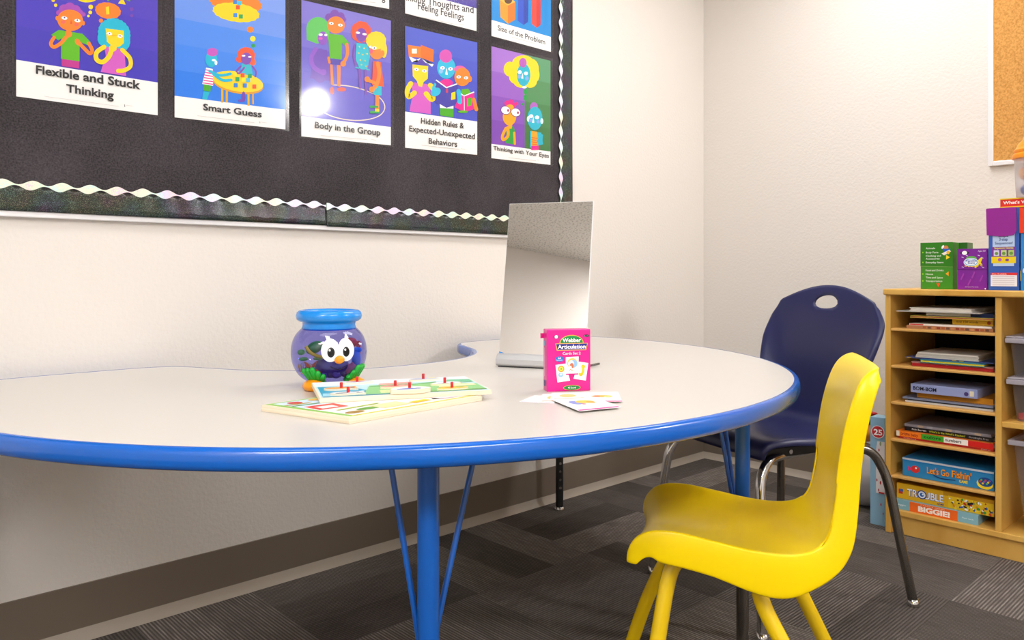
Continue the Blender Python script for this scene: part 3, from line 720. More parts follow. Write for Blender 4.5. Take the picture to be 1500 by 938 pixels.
def table_leg(x, y, braces, dark=False):
    z1 = TZ - TH + 0.003
    bm = BM(); tube(bm, [(x, y, 0.30 if dark else 0.20), (x, y, z1 - 0.006)], 0.0172, 24)
    box(bm, x - 0.04, x + 0.04, y - 0.04, y + 0.04, z1 - 0.006, z1)
    leg = finish(bm, 'leg', M_BLUEM, tab, smooth=True, auto=40)
    bm = BM(); tube(bm, [(x, y, 0.012), (x, y, 0.31)], 0.0145, 20)
    ins = finish(bm, 'leg_insert', M_BLACK if dark else M_DCHROME, leg, smooth=True, auto=40)
    cdir = V((-0.55, -0.83, 0)).normalized()
    for k in range(8 if dark and x > 0 else 0):
        c = V((x, y, 0.085 + 0.031 * k)) + cdir * 0.0135; bm = BM()
        tube(bm, [c, c + cdir * 0.0018], 0.0052, 12)
        finish(bm, 'adjustment_hole', M_CHROME, leg)
    bm = BM(); lathe(bm, [(0, 0.0), (0.019, 0.0), (0.0195, 0.004), (0.015, 0.01), (0.011, 0.014), (0, 0.014)], 20, (x, y)); finish(bm, 'glide', M_CHROME, leg, smooth=True)
    for dx, dy, zb in braces:
        bm = BM(); L = math.hypot(dx, dy); u = V((dx / L, dy / L, 0))
        tube(bm, smooth_path([V((x, y, zb)) + u * 0.016, V((x, y, zb + 0.05)) + u * 0.022, V((x + dx, y + dy, z1 - 0.02)), V((x + dx, y + dy, z1)) + u * 0.003], 5), 0.0048, 10)
        finish(bm, 'brace', M_BLUEM, tab, smooth=True)
    return leg
U1 = ldv(1, 0)
table_leg(-2.52 - TX, -1.136, [(-0.025, 0.07, 0.30), (0.115, 0.02, 0.30)])
table_leg(-1.594 - TX, -1.138, [(0.029, 0.096, 0.25), (0.052, 0.092, 0.25)])
table_leg(-1.115 - TX, -0.088, [(-0.09, -0.02, 0.34), (0.0, -0.09, 0.34)], True)
table_leg(-3.0 - TX, -0.088, [(0.09, -0.02, 0.34), (0.0, -0.09, 0.34)], True)

# ================================================================== CHAIRS
def prof_eval(P):
    P = smooth_path([V((x, 0, z)) for x, z in P], 8); L = [0]
    for a, c in zip(P, P[1:]): L.append(L[-1] + (c - a).length)
    T = L[-1]
    def f(s):
        s = max(0.0, min(1.0, s)) * T
        for i in range(len(L) - 1):
            if s <= L[i + 1] + 1e-12:
                q = (s - L[i]) / max(1e-9, L[i + 1] - L[i]); p = P[i].lerp(P[i + 1], q); break
        return p
    def g(s):
        e = 0.012; a, c = f(s - e), f(s + e); t = (c - a).normalized()
        return f(s), t, V((-t.z, 0, t.x)) if True else None
    return g, T
def lerp_tab(tab, s):
    n = len(tab)
    for i in range(n - 1):
        a, c = tab[i][0], tab[i + 1][0]
        if s <= c or i == n - 2:
            q = max(0.0, min(1.0, (s - a) / (c - a))); v1, v2 = tab[i][1], tab[i + 1][1]
            m1 = (v2 - tab[i - 1][1]) / (c - tab[i - 1][0]) if i else (v2 - v1) / (c - a)
            m2 = (tab[i + 2][1] - v1) / (tab[i + 2][0] - a) if i + 2 < n else (v2 - v1) / (c - a)
            h_ = c - a
            return (2*q**3 - 3*q*q + 1) * v1 + (q**3 - 2*q*q + q) * h_ * m1 + (-2*q**3 + 3*q*q) * v2 + (q**3 - q*q) * h_ * m2
def chair_shell(profile, wt, rt, ct, arch, hole=None, slots=None, ns=64, ts=None, e0=0.8, cpow=2):
    """profile runs from the front lip to the top of the back in (x forward, z)"""
    g, T = prof_eval(profile); bm = BM()
    nt_ = len(ts); grid = []
    prm = [[(i / ns, t) for t in ts] for i in range(ns + 1)]
    dead = set()
    if hole:
        s0, hs, ht = hole
        for i in range(ns):
            for j in range(nt_ - 1):
                sm = (i + 0.5) / ns; tm = (ts[j] + ts[j + 1]) / 2
                if ((sm - s0) / hs) ** 2 + (tm / ht) ** 2 < 1: dead.add((i, j))
        cnt = {}
        for (i, j) in dead:
            for a in (0, 1):
                for c in (0, 1): cnt[(i + a, j + c)] = cnt.get((i + a, j + c), 0) + 1
        for (i, j), k in cnt.items():
            if k < 4:
                s, t = prm[i][j]; q = math.hypot((s - s0) / hs, t / ht); prm[i][j] = (s0 + (s - s0) / q, t / q)
    if slots:
        for i in range(ns):
            for j in range(nt_ - 1):
                tm = (ts[j] + ts[j + 1]) / 2; sm = (i + .5) / ns
                if slots[0] < sm < slots[1] and slots[2] < abs(tm) < slots[3]: dead.add((i, j))
    for i in range(ns + 1):
        row = []
        for j in range(nt_):
            s, t = prm[i][j]; at = abs(t); sg = 1 if t > 0 else -1
            se = s * (1 - arch[0] * at ** arch[1]) if s > 0.5 else s * (1 - arch[0] * at ** arch[1] * max(0, (s - 0.3) / 0.2) if s > 0.3 else 1)
            p, tg, nn = g(se)
            # sitter side: up on the seat, forward on the back
            N_ = V((tg.z, 0, -tg.x)); wd = lerp_tab(wt, se); rl = lerp_tab(rt, se); cu = lerp_tab(ct, se)
            if at < e0: y = 0.95 * at / e0; d = 0
            else:
                q = (at - e0) / (1 - e0); y = 0.95 + 0.05 * math.sin(q * math.pi / 2); d = rl * (1 - math.cos(q * math.pi / 2))
            row.append(bm.verts.new(p + V((0, sg * y * wd, 0)) + N_ * (cu * min(1, at / e0) ** cpow - d)))
        grid.append(row)
    for i in range(ns):
        for j in range(nt_ - 1):
            if (i, j) in dead: continue
            bm.faces.new((grid[i][j], grid[i][j + 1], grid[i + 1][j + 1], grid[i + 1][j]))
    bmesh.ops.delete(bm, geom=[v for v in bm.verts if not v.link_faces], context='VERTS')
    return bm

# ---- yellow chair
fx = ldv(-0.965, 0.262); fx.normalize()
YC = ld(0.468, 1.545)
yc = root('school_chair', 'small bright yellow plastic chair with yellow tube legs in front of table', 'chair', YC, math.atan2(fx.y, fx.x))
Yp = [(0.200, 0.352), (0.196, 0.378), (0.175, 0.398), (0.13, 0.402), (0.06, 0.394), (-0.01, 0.386), (-0.075, 0.384), (-0.122, 0.394), (-0.152, 0.425), (-0.166, 0.48), (-0.174, 0.55), (-0.182, 0.63), (-0.192, 0.69), (-0.205, 0.72), (-0.228, 0.735)]
ts = [-1, -.97, -.94, -.91, -.88, -.85, -.82, -.79, -.775, -.735, -.7, -.6, -.48, -.36, -.24, -.12, 0]; ts = ts + [-t for t in ts[-2::-1]]
sh = chair_shell(Yp, [(0, .168), (.15, .178), (.4, .178), (.52, .168), (.7, .158), (.9, .162), (1, .145)],
                 [(0, .02), (.05, .045), (.11, .06), (.25, .064), (.40, .078), (.49, .056), (.58, .044), (.85, .036), (.95, .03), (1, .02)],
                 [(0, .018), (.15, .02), (.4, .014), (.6, .02), (.8, .018), (1, .0)], (0.018, 4), slots=(0.52, 0.68, .70, .79), ts=ts, ns=64, e0=0.74)
finish(sh, 'seat_shell', M_YEL, yc, smooth=True, solid=0.005, sub=1)
def chair_leg(parent, path, r, m, glide=True, name='leg', sm=6):
    bm = BM(); P = smooth_path(path, sm); tube(bm, P, r, 16)
    l = finish(bm, name, m, parent, smooth=True, auto=50)
    if glide:
        e = V(path[-1]); bm = BM(); lathe(bm, [(0, e.z - 0.008), (r * 1.15, e.z - 0.008), (r * 1.25, e.z - 0.003), (r * 1.05, e.z + 0.012), (0, e.z + 0.012)], 18, (e.x, e.y))
        finish(bm, 'glide', M_CHROME, l, smooth=True)
    return l
for sy, f0, f1, r0, r1 in ((1, 0.0, -0.024, 0.058, 0.045), (-1, 0.0, 0.03, 0.0, 0.0)):
    chair_leg(yc, [(0.05, sy * .085, .366), (0.10, sy * .10, .362), (0.128 + f0, sy * .112, .345), (0.145 + f0, sy * .12, .30), (0.185 + f1 * .7, sy * .145, .16), (0.225 + f1, sy * .17, 0.008)], 0.0152, M_YELM)
    chair_leg(yc, [(-0.02 + r0, sy * .09, .355), (-0.055 + r0, sy * .105, .345), (-0.078 + r0, sy * .115, .32), (-0.095 + r0, sy * .122, .27), (-0.16 + r1, sy * .15, .13), (-0.215 + r1, sy * .175, 0.008)], 0.0152, M_YELM)
bm = BM()
for sy in (1, -1): box(bm, -0.05, 0.11, sy * .095 - .012, sy * .095 + .012, .352, .368)
box(bm, 0.03, 0.055, -.095, .095, .356, .37); finish(bm, 'seat_bracket', M_YELM, yc, bevel=0.003)

# ---- navy chair
fx = ldv(-0.913, -0.408); fx.normalize()
BC = ld(0.738, 2.183)
bc = root('school_chair', 'navy blue plastic chair with oval handle hole and chrome legs beside bookshelf', 'chair', BC, math.atan2(fx.y, fx.x))
Bp = [(0.230, 0.435), (0.226, 0.458), (0.205, 0.475), (0.15, 0.478), (0.06, 0.468), (-0.04, 0.458), (-0.10, 0.458), (-0.145, 0.472), (-0.165, 0.51), (-0.174, 0.57), (-0.182, 0.65), (-0.194, 0.74), (-0.210, 0.82), (-0.225, 0.864)]
ts = [-1, -.97, -.93, -.89, -.85, -.8, -.75, -.68, -.6, -.52, -.44, -.37, -.31, -.25, -.2, -.15, -.1, -.05, 0]; ts = ts + [-t for t in ts[-2::-1]]
sh = chair_shell(Bp, [(0, .215), (.12, .235), (.36, .232), (.5, .185), (.6, .176), (.72, .205), (.80, .217), (.87, .212), (.92, .188), (1, .16)],
                 [(0, .012), (.2, .02), (.45, .02), (.6, .02), (.85, .012), (1, .006)],
                 [(0, .0), (.2, .012), (.42, .02), (.52, .05), (.64, .055), (.78, .03), (.87, .008), (1, .006)], (0.085, 2.2), hole=(0.937, .026, .225), ts=ts, ns=90, e0=0.86, cpow=4)
finish(sh, 'seat_shell', M_NAVY, bc, smooth=True, solid=0.008)
bm = BM()
for sy in (1, -1): box(bm, -0.17, 0.19, sy * .165 - .012, sy * .165 + .012, .425, .452)
box(bm, 0.16, 0.19, -.16, .16, .43, .455); box(bm, -0.17, -0.14, -.16, .16, .425, .45)
us = finish(bm, 'seat_support', M_BLACK, bc, bevel=0.004)
for sy in (1, -1):
    for x in (-0.02, 0.10):
        bm = BM(); tube(bm, [(x, sy * .176, .438), (x, sy * .181, .438)], 0.006, 12); finish(bm, 'bolt', M_CHROME, us)
    chair_leg(bc, [(0.02, sy * .15, .428), (0.12, sy * .165, .428), (0.175, sy * .18, .42), (0.208, sy * .19, .38), (0.218, sy * .20, .32), (0.232, sy * .218, .15), (0.242, sy * .232, .008)], 0.0125, M_CHROME)
    chair_leg(bc, [(-0.04, sy * .15, .424), (-0.13, sy * .165, .424), (-0.185, sy * .18, .41), (-0.215, sy * .19, .37), (-0.23, sy * .203, .31), (-0.25, sy * .226, .15), (-0.27, sy * .245, .008)], 0.0125, M_DCHROME)

# ================================================================== MIRROR
base_l, base_r = ld(-0.0385, 1.962), ld(0.178, 1.882)
ux = (base_r - base_l); MW = ux.length; ux.normalize(); nrmM = V((ux.y, -ux.x, 0))
mr = root('tabletop_mirror', 'tall frameless tabletop mirror leaning back on grey lip stand', 'mirror', (base_l.x, base_l.y, TZ), math.atan2(ux.y, ux.x))
TILT = math.radians(11.5); MHt = 0.405
Rm = Matrix.Translation((0, 0.012, 0.028)) @ Matrix.Rotation(-TILT, 4, 'X')
bm = BM(); box(bm, 0, MW, 0.0, 0.004, 0, MHt, M=Rm); finish(bm, 'backing_panel', M_ALU, mr)
bm = BM(); box(bm, 0.0015, MW - 0.0015, -0.0022, -0.0002, 0.0015, MHt - 0.0015, M=Rm)
m, t, N, L, bb = nt('mirror_glass'); bb.inputs['Base Color'].default_value = (0.93, 0.93, 0.93, 1); bb.inputs['Metallic'].default_value = 1; bb.inputs['Roughness'].default_value = 0.01
finish(bm, 'mirror_panel', m, mr)
bm = BM(); lip = [(0.016, 0.003), (-0.004, 0.003), (-0.009, 0.008), (-0.008, 0.02), (0.0, 0.031), (0.006, 0.034), (0.009, 0.034), (0.02, 0.03)]
rr = [[bm.verts.new((x, y, z)) for y, z in lip] for x in (-0.001, MW + 0.001)]
for k in range(len(lip)): bm.faces.new((rr[0][k], rr[1][k], rr[1][(k + 1) % len(lip)], rr[0][(k + 1) % len(lip)]))
bm.faces.new(rr[0]); bm.faces.new(rr[1][::-1])
finish(bm, 'lip_stand', mat('silver_grey_plastic', '#c6c7c8', 0.35, 0.3), mr, bevel=0.002)
bm = BM(); box(bm, 0.004, MW - 0.004, -0.003, 0.10, 0, 0.003); box(bm, 0.02, MW - 0.02, 0.098, 0.102, 0.0, 0.004); finish(bm, 'foot_plate', mat('dark_rubber', '#2a2a2b', 0.6), mr)
bm = BM()
P0 = Rm @ V((MW / 2, 0.004, 0.2))
vs = box(bm, MW / 2 - 0.02, MW / 2 + 0.02, 0, 0.003, 0, 1)
for v in vs:
    q = v.co.z; v.co = V((v.co.x, (0.095 + v.co.y) * (1 - q) + (P0.y + v.co.y) * q, 0.003 * (1 - q) + P0.z * q))
finish(bm, 'rear_strut', M_ALU, mr)
bm = BM(); tube(bm, [(MW - 0.01, 0.02, 0.006), (MW + 0.012, 0.10, 0.006)], 0.003, 10); finish(bm, 'side_wire_foot', M_DCHROME, mr, smooth=True)

# ================================================================== CARD BOX + CARDS
bl, br = onz(801, 574.3, TZ), onz(865, 572.4, TZ)
ux = br - bl; BW = ux.length; ux.normalize()
cb = root('card_box', 'magenta card box printed Webber Articulation standing on the table', 'box', (bl.x, bl.y, TZ), math.atan2(ux.y, ux.x))
BHt, BD = 0.1255, 0.030
M_MAG = mat('magenta_card', '#e3108f', 0.3, coat=0.2)
bm = BM(); box(bm, 0, BW, 0, BD, 0, BHt); finish(bm, 'carton', M_MAG, cb, bevel=0.0012)
bm = BM(); box(bm, -0.0075, 0.004, BD - 0.006, BD - 0.0055, BHt - 0.019, BHt - 0.009); box(bm, -0.008, -0.0075, BD - 0.012, BD - 0.0055, BHt - 0.019, BHt - 0.009); finish(bm, 'open_flap', M_MAG, cb)
a = Art((0, -0.0013, 0), (1, 0, 0), (0, 0, 1), (0, -1, 0), 5e-5)
K = BW / 450.0; ox, oy = 320, 705                         # sketch units: front runs 320..770, base 705, top 88
a.map = lambda x, y: ((x - ox) * K, (oy - y) * BHt / 615); a.sg = -1
a.ell('#2d2d2d', 415, 163, 27, 15); a.ell('#ffffff', 415, 162, 17, 17); a.ell('#2a2a2a', 724, 156, 30, 13); a.text('Set 2', 704, 161, 744, 9, '#ffffff')
a.ell('#f3c13a', 572, 225, 124, 80); a.ell('#138a4a', 572, 225, 117, 73); a.rect('#e3108f', 440, 226, 705, 320)
a.poly('#f3c13a', [(404, 228), (740, 228), (722, 298), (420, 298)]); a.poly('#2a2f8d', [(412, 233), (733, 233), (716, 292), (427, 292)])
a.text('Webber', 478, 214, 668, 36, '#ffffff', 0.02); a.text('Articulation', 430, 280, 716, 38, '#ffffff', 0.02)
a.text('Cards Set 2', 480, 340, 664, 26, '#ffe6f4', 0.015)
a.ell('#1c6fc8', 448, 382, 46, 27); a.text('60', 432, 380, 464, 14, '#ffffff', 0.015); a.text('Full-Color', 416, 398, 480, 11, '#ffffff', 0.01)
a.poly('#ffffff', [(406, 440), (510, 428), (556, 598), (426, 614)]); a.ell('#f59a2c', 464, 480, 33); a.ell('#f7dc4e', 464, 480, 22); a.ell('#6cc04a', 464, 480, 10); a.ell('#8fc0e6', 460, 540, 26, 22); a.ell('#d7e7f7', 462, 535, 14, 10)
a.poly('#ffffff', [(645, 412), (744, 428), (718, 602), (590, 580)]); a.limb('#f2c21a', [(688, 460), (690, 505), (670, 545), (655, 535)], 26); a.ell('#f2c21a', 690, 462, 20)
a.poly('#fdfdfd', [(510, 365), (643, 360), (640, 540), (512, 538)]); a.rect(MG, 512, 528, 640, 540); a.ell('#e8c74e', 578, 425, 54, 50); a.ell('#8fb7dd', 590, 430, 42, 40); a.ell('#cfd8e4', 565, 430, 32, 34); a.ell('#c96f4b', 572, 450, 20, 26); a.ell('#f7f1e7', 560, 470, 12, 20); a.line('#d9893a', [(548, 498), (560, 486), (572, 500), (585, 488)], 6)
a.ell('#f3c13a', 573, 668, 90, 26); a.ell('#138a4a', 573, 668, 85, 22); a.text('Cards & Sound', 530, 675, 615, 14, '#ffffff', 0.01) if False else a.text('45 Sound', 532, 676, 614, 17, '#ffffff', 0.01)
a.done('front_print', cb)
a = Art((-0.0013, BD, 0), (0, -1, 0), (0, 0, 1), (-1, 0, 0), 5e-5)
a.rect('#7fb0e0', 0.012, 0.092, 0.020, 0.102); a.rect('#f0a7d2', 0.014, 0.03, 0.018, 0.088); a.rect('#5a3a8a', 0.010, 0.010, 0.022, 0.022); a.done('side_print', cb)

def card(label, quad, z, draws):
    P = [onz(px, py, z) for px, py in quad]; c = sum(P, V()) / 4
    bm = BM(); q = [(p.x - c.x, p.y - c.y) for p in P]
    prism(bm, q if sum(q[i][0] * q[(i + 1) % 4][1] - q[(i + 1) % 4][0] * q[i][1] for i in range(4)) > 0 else q[::-1], 0, 0.0005)
    r = root('picture_card', label, 'card', (c.x, c.y, z), group='picture cards fanned on the table')
    finish(bm, 'card_sheet', M_WHITE, r)
    a = Art((0, 0, 0.0005), (1, 0, 0), (0, 1, 0), (0, 0, 1), 5e-5)
    def mp(u, v):                                            # bilinear on the card, u right, v away from the near edge
        A, B, C_, D = [V((x, y, 0)) for x, y in q]; p = (D.lerp(C_, u)).lerp(A.lerp(B, u), v); return (p.x, p.y)
    a.map = mp; draws(a); a.done('card_print', r)
def c1(a):
    a.poly(MG, [(0.02, 0.02), (0.98, 0.02), (0.98, 0.1), (0.02, 0.1)]); a.ell('#7d8fd2', 0.32, 0.62, 0.13, 0.16); a.ell('#f0c53a', 0.55, 0.66, 0.2, 0.13); a.ell('#efa53a', 0.66, 0.6, 0.09, 0.1); a.ell('#c5678f', 0.42, 0.48, 0.05, 0.05)
def c2(a):
    a.poly(MG, [(0.3, 0.0), (1, 0.0), (1, 0.09), (0.3, 0.09)]); a.ell('#e9b04a', 0.5, 0.55, 0.3, 0.12); a.ell('#d77f5a', 0.35, 0.55, 0.1, 0.09); a.ell('#c9d27a', 0.66, 0.5, 0.12, 0.1)
def c3(a):
    a.poly('#e6a4c9', [(0.02, 0.02), (0.98, 0.02), (0.98, 0.07), (0.02, 0.07)]); a.ell('#e2c32b', 0.62, 0.5, 0.16, 0.14); a.ell('#8b7a2a', 0.5, 0.5, 0.05, 0.08)
def c4(a): a.ell('#e8c878', 0.5, 0.5, 0.25, 0.25); a.line('#c98d3f', [(0.1, 0.1), (0.9, 0.12)], 0.06, sm=False)
card('white card with a yellow and tan picture lying leftmost in the fan', [(783, 579.5), (815, 582.5), (812, 592), (761, 589)], TZ + 0.0004, c3)
card('white card tucked under the front card, left of the magenta box', [(795, 577.5), (826, 578), (835, 587), (788, 590)], TZ + 0.0012, c4)
card('white card edged with orange partly hidden beneath the other cards', [(808, 576), (850, 575.5), (862, 584), (806, 586)], TZ + 0.0020, c4)
card('white card with a pink edge lying rightmost in the fan', [(850, 575.5), (905, 574.5), (911.5, 589), (862, 589)], TZ + 0.0028, c2)
card('front white card with yellow and purple picture and pink bottom edge', [(808, 586), (872, 582.5), (910, 597), (849, 603)], TZ + 0.0036, c1)

# ================================================================== WOODEN PUZZLES
def board(name, label, corners, z, th, parent_art):
    """corners: near-left, near-right, far-right, far-left in plan"""
    P = [ld(*c) for c in corners]; c = sum(P, V()) / 4
    r = root(name, label, 'puzzle', (c.x, c.y, z)); q = [(p.x - c.x, p.y - c.y) for p in P]
    bm = BM(); prism(bm, q, 0, th); finish(bm, 'wooden_board', M_PLY, r, bevel=0.001)
    a = Art((0, 0, th), (1, 0, 0), (0, 1, 0), (0, 0, 1), 6e-5)
    A, B, C_, D = [V((x, y, 0)) for x, y in q]
    def mp(u, v): p = (A.lerp(B, u)).lerp(D.lerp(C_, u), v); return (p.x, p.y)
    a.map = mp; parent_art(a); a.done('picture_print', r)
    return r, c, mp
Lq = [(-0.257, 1.213), (-0.0555, 1.437), (-0.224, 1.556), (-0.435, 1.327)]
def lowart(a):
    i = 0.015
    a.poly('#8cc152', [(i, i), (1 - i, i), (1 - i, 1 - i), (i, 1 - i)]); a.poly('#f7f6ee', [(.05, .05), (.95, .05), (.95, .95), (.05, .95)])
    a.line('#d8d22e', [(.03, .03), (.97, .03)], .03, sm=False); a.poly('#cfe3f2', [(.05, .6), (.5, .62), (.5, .95), (.05, .95)])
    a.poly('#d8452e', [(.06, .42), (.24, .40), (.26, .62), (.08, .64)]); a.poly('#f6ece6', [(.1, .46), (.2, .45), (.21, .55), (.11, .57)])
    a.poly('#b79a2c', [(.05, .78), (.2, .76), (.2, .80), (.05, .82)]); a.ell('#a8842c', .12, .14, .06, .05); a.ell('#6aa338', .25, .2, .08, .05); a.poly('#f4e0a5', [(.3, .1), (.5, .1), (.5, .3), (.3, .28)])
    a.ell('#c94f3f', .14, .86, .04, .06); a.ell('#e9b949', .3, .88, .06, .05); a.line('#6aa338', [(.05, .72), (.3, .70), (.5, .74)], .03)
    a.poly('#e8c21f', [(.52, .10), (.66, .12), (.66, .2), (.52, .18)]); a.ell('#3c3a32', .72, .14, .04, .03); a.line('#b2c93b', [(.1, .30), (.4, .33)], .03)
    a.poly('#e7d0d8', [(.72, .08), (.92, .08), (.92, .3), (.72, .3)])
board('wooden_puzzle', 'thick wooden puzzle board lying on the table under another puzzle', Lq, TZ, 0.0115, lowart)
z2 = TZ + 0.0120
Uq = [(-0.336, 1.338), (-0.038, 1.436), (-0.098, 1.626), (-0.400, 1.528)]
def upart(a):
    a.poly('#bfe0e6', [(.01, .01), (.99, .01), (.99, .99), (.01, .99)])
    a.poly('#e6eff5', [(.01, .7), (.99, .72), (.99, .99), (.01, .99)]); a.poly('#2f9fc0', [(.02, .05), (.26, .05), (.30, .3), (.2, .62), (.02, .66)])
    a.poly('#9fd4e6', [(.02, .05), (.25, .06), (.25, .2), (.03, .25)]); a.poly('#8fcb83', [(.26, .05), (.98, .05), (.98, .45), (.8, .6), (.55, .55), (.33, .62), (.28, .3)])
    a.poly('#5fae62', [(.3, .52), (.42, .66), (.6, .6), (.75, .68), (.75, .6), (.5, .5)]); a.poly('#e2a99b', [(.38, .6), (.6, .64), (.6, .76), (.4, .72)])
    a.poly('#d7e3a2', [(.35, .1), (.5, .12), (.52, .3), (.36, .3)]); a.line('#3d93a8', [(.02, .04), (.3, .05), (.5, .03)], .04); a.poly('#6fbf90', [(.8, .6), (.98, .55), (.98, .75), (.84, .78)])
    a.poly('#f2e7b8', [(.72, .3), (.96, .34), (.96, .46), (.74, .44)]); a.line('#6da84c', [(.6, .06), (.98, .08)], .05)
up, uc, ump = board('peg_puzzle', 'thinner wooden peg puzzle with red pegs lying on the other puzzle', Uq, z2, 0.009, upart)
ZT = z2 + 0.0092
M_PEG = mat('red_peg_paint', '#c4121c', 0.35)
def piece(label, px, py, outline, col, arts, zoff=0.0, th=0.0035, rot=0):
    P = onz(px, py, ZT + zoff); d = math.atan2(Uq[1][1] - Uq[0][1], Uq[1][0] - Uq[0][0])
    e = ldv(math.cos(d), math.sin(d)); rt = root('puzzle_piece', label, 'puzzle piece', (P.x, P.y, ZT + zoff), math.atan2(e.y, e.x) + rot, group='pegged puzzle pieces')
    bm = BM(); pts = [V((x, y, 0)) for x, y in outline]; n = len(pts); o2 = []
    for i in range(n):
        p0, p1_, p2_, p3_ = pts[i - 1], pts[i], pts[(i + 1) % n], pts[(i + 2) % n]
        for k in range(4):
            t = k / 4; o2.append(0.5 * ((2 * p1_) + (p2_ - p0) * t + (2 * p0 - 5 * p1_ + 4 * p2_ - p3_) * t * t + (3 * p1_ - p0 - 3 * p2_ + p3_) * t ** 3))
    prism(bm, [(p.x, p.y) for p in o2], 0, th); finish(bm, 'piece_plate', M_PLY, rt)
    a = Art((0, 0, th), (1, 0, 0), (0, 1, 0), (0, 0, 1), 6e-5); a.poly(col, [(p.x * .95, p.y * .95) for p in o2])
    for c, x, y, rx, ry in arts: a.ell(c, x, y, rx, ry)
    a.done('piece_print', rt)
    bm = BM(); lathe(bm, [(0, th), (0.0028, th), (0.0028, th + 0.0095), (0.0022, th + 0.0103), (0, th + 0.0103)], 14); finish(bm, 'peg', M_PEG, rt, smooth=True, auto=40)
fish = [(-.032, 0), (-.015, -.012), (.012, -.010), (.03, -.014), (.026, 0), (.03, .014), (.012, .010), (-.015, .012)]
blob = [(-.03, -.006), (-.01, -.014), (.018, -.012), (.032, .0), (.018, .013), (-.012, .012)]
boat = [(-.036, -.016), (0, -.02), (.03, -.016), (.038, 0), (.02, .014), (-.01, .018), (-.03, .006)]
piece('puzzle piece with an orange fish on the blue left part of the peg puzzle', 500, 571, fish, '#ee9a32', [('#f3c163', -.01, .002, .01, .005), ('#2f7f9c', .02, 0, .004, .005)])
piece('puzzle piece with a red streak at the back left of the peg puzzle', 523, 562, blob, '#d6dde6', [('#cc3b3f', -.004, 0, .018, .004)])
piece('black and white puzzle piece at the front left corner of the peg puzzle', 510, 578, fish, '#eef1f1', [('#23262a', -.012, -.004, .011, .004), ('#8c99a5', .012, .003, .009, .004), ('#23262a', .02, -.006, .006, .003)])
piece('pink barn puzzle piece in the middle of the peg puzzle', 579, 568, blob, '#e0a090', [('#c77465', 0, 0, .015, .006), ('#f2d4c8', .012, .003, .006, .003)])
piece('white and blue boat puzzle piece overhanging the front edge of the peg puzzle', 600, 574.5, boat, '#f3f4f6', [('#5672c4', -.006, -.010, .02, .006), ('#38509f', .014, -.009, .006, .005)], 0.0005, 0.0075)
piece('grey bird puzzle piece at the back of the peg puzzle', 620, 557.5, blob, '#c9cfe0', [('#7f89b5', -.012, -.004, .014, .004), ('#e9e38a', .018, .006, .008, .004)])
piece('white puzzle piece beside the rear right peg of the peg puzzle', 651.5, 563.5, blob, '#e9ecf3', [('#8fa6cf', .0, -.006, .018, .004), ('#e9c64c', -.002, -.012, .007, .003)])
piece('yellow chick puzzle piece at the front right of the peg puzzle', 662, 570.5, blob, '#f0c84a', [('#df8b3a', -.006, -.002, .008, .004), ('#9dbf6a', .016, .004, .01, .004)])

# ================================================================== FISH BOWL
fb_c = ld(-0.388, 1.625)
todir = V((CAM[0] - fb_c.x, CAM[1] - fb_c.y)); az = math.atan2(todir.y, todir.x) + math.radians(14)
fb = root('fishbowl_toy', 'toy fishbowl with blue rim, big white eyes and orange nose', 'toy', (fb_c.x, fb_c.y, TZ), az)
bprof = [(0.03, 0.012), (0.048, 0.0145), (0.064, 0.028), (0.0745, 0.048), (0.0785, 0.070), (0.0765, 0.092), (0.069, 0.110), (0.058, 0.1225), (0.054, 0.1255)]
bps = smooth_path([V((r_, 0, z)) for r_, z in bprof], 5)
bm = BM(); lathe(bm, [(0, 0.012)] + [(p.x, p.z) for p in bps], 48)
finish(bm, 'bowl', clear('violet_clear_plastic', (0.52, 0.52, 0.88, 1), 0.05, 0.03, 0.0), fb, smooth=True)
M_BRIM = mat('sky_blue_plastic', '#0f8be6', 0.25, coat=0.3)
rim = [(0.0545, 0.121), (0.0565, 0.124), (0.0545, 0.131), (0.0555, 0.137), (0.0615, 0.1385), (0.067, 0.143), (0.0685, 0.150), (0.0665, 0.157), (0.061, 0.1615), (0.055, 0.162), (0.050, 0.158), (0.049, 0.148), (0.050, 0.135), (0.0515, 0.122), (0.0545, 0.121)]
bm = BM(); lathe(bm, rim, 48); finish(bm, 'rim', M_BRIM, fb, smooth=True)
def brad(z):
    for a, c in zip(bps, bps[1:]):
        if a.z <= z <= c.z: return a.x + (c.x - a.x) * (z - a.z) / max(1e-9, c.z - a.z)
    return bps[0].x
def patch(bm, cy, cz, ry, rz, off, rot=0, seg=26, rings=5, bulge=0.0, pts=None):
    """patch hugging the bowl surface: cy = sideways distance seen from the front, cz = height"""
    def pos(y, z, o):
        r_ = brad(z) + o; a = y / brad(cz); return V((r_ * math.cos(a), r_ * math.sin(a), z))
    c, s = math.cos(rot), math.sin(rot); cen = bm.verts.new(pos(cy, cz, off + bulge)); prev = None
    for k in range(1, rings + 1):
        q = k / rings; ring = []
        for i in range(seg):
            a = 2 * math.pi * i / seg; y, z = ry * q * math.cos(a), rz * q * math.sin(a)
            ring.append(bm.verts.new(pos(cy + y * c - z * s, cz + y * s + z * c, off * (1 if k < rings else 0.2) + bulge * math.sqrt(max(0, 1 - q * q)))))
        for i in range(seg):
            j = (i + 1) % seg
            if prev is None: bm.faces.new((cen, ring[i], ring[j]))
            else: bm.faces.new((prev[i], ring[i], ring[j], prev[j]))
        prev = ring
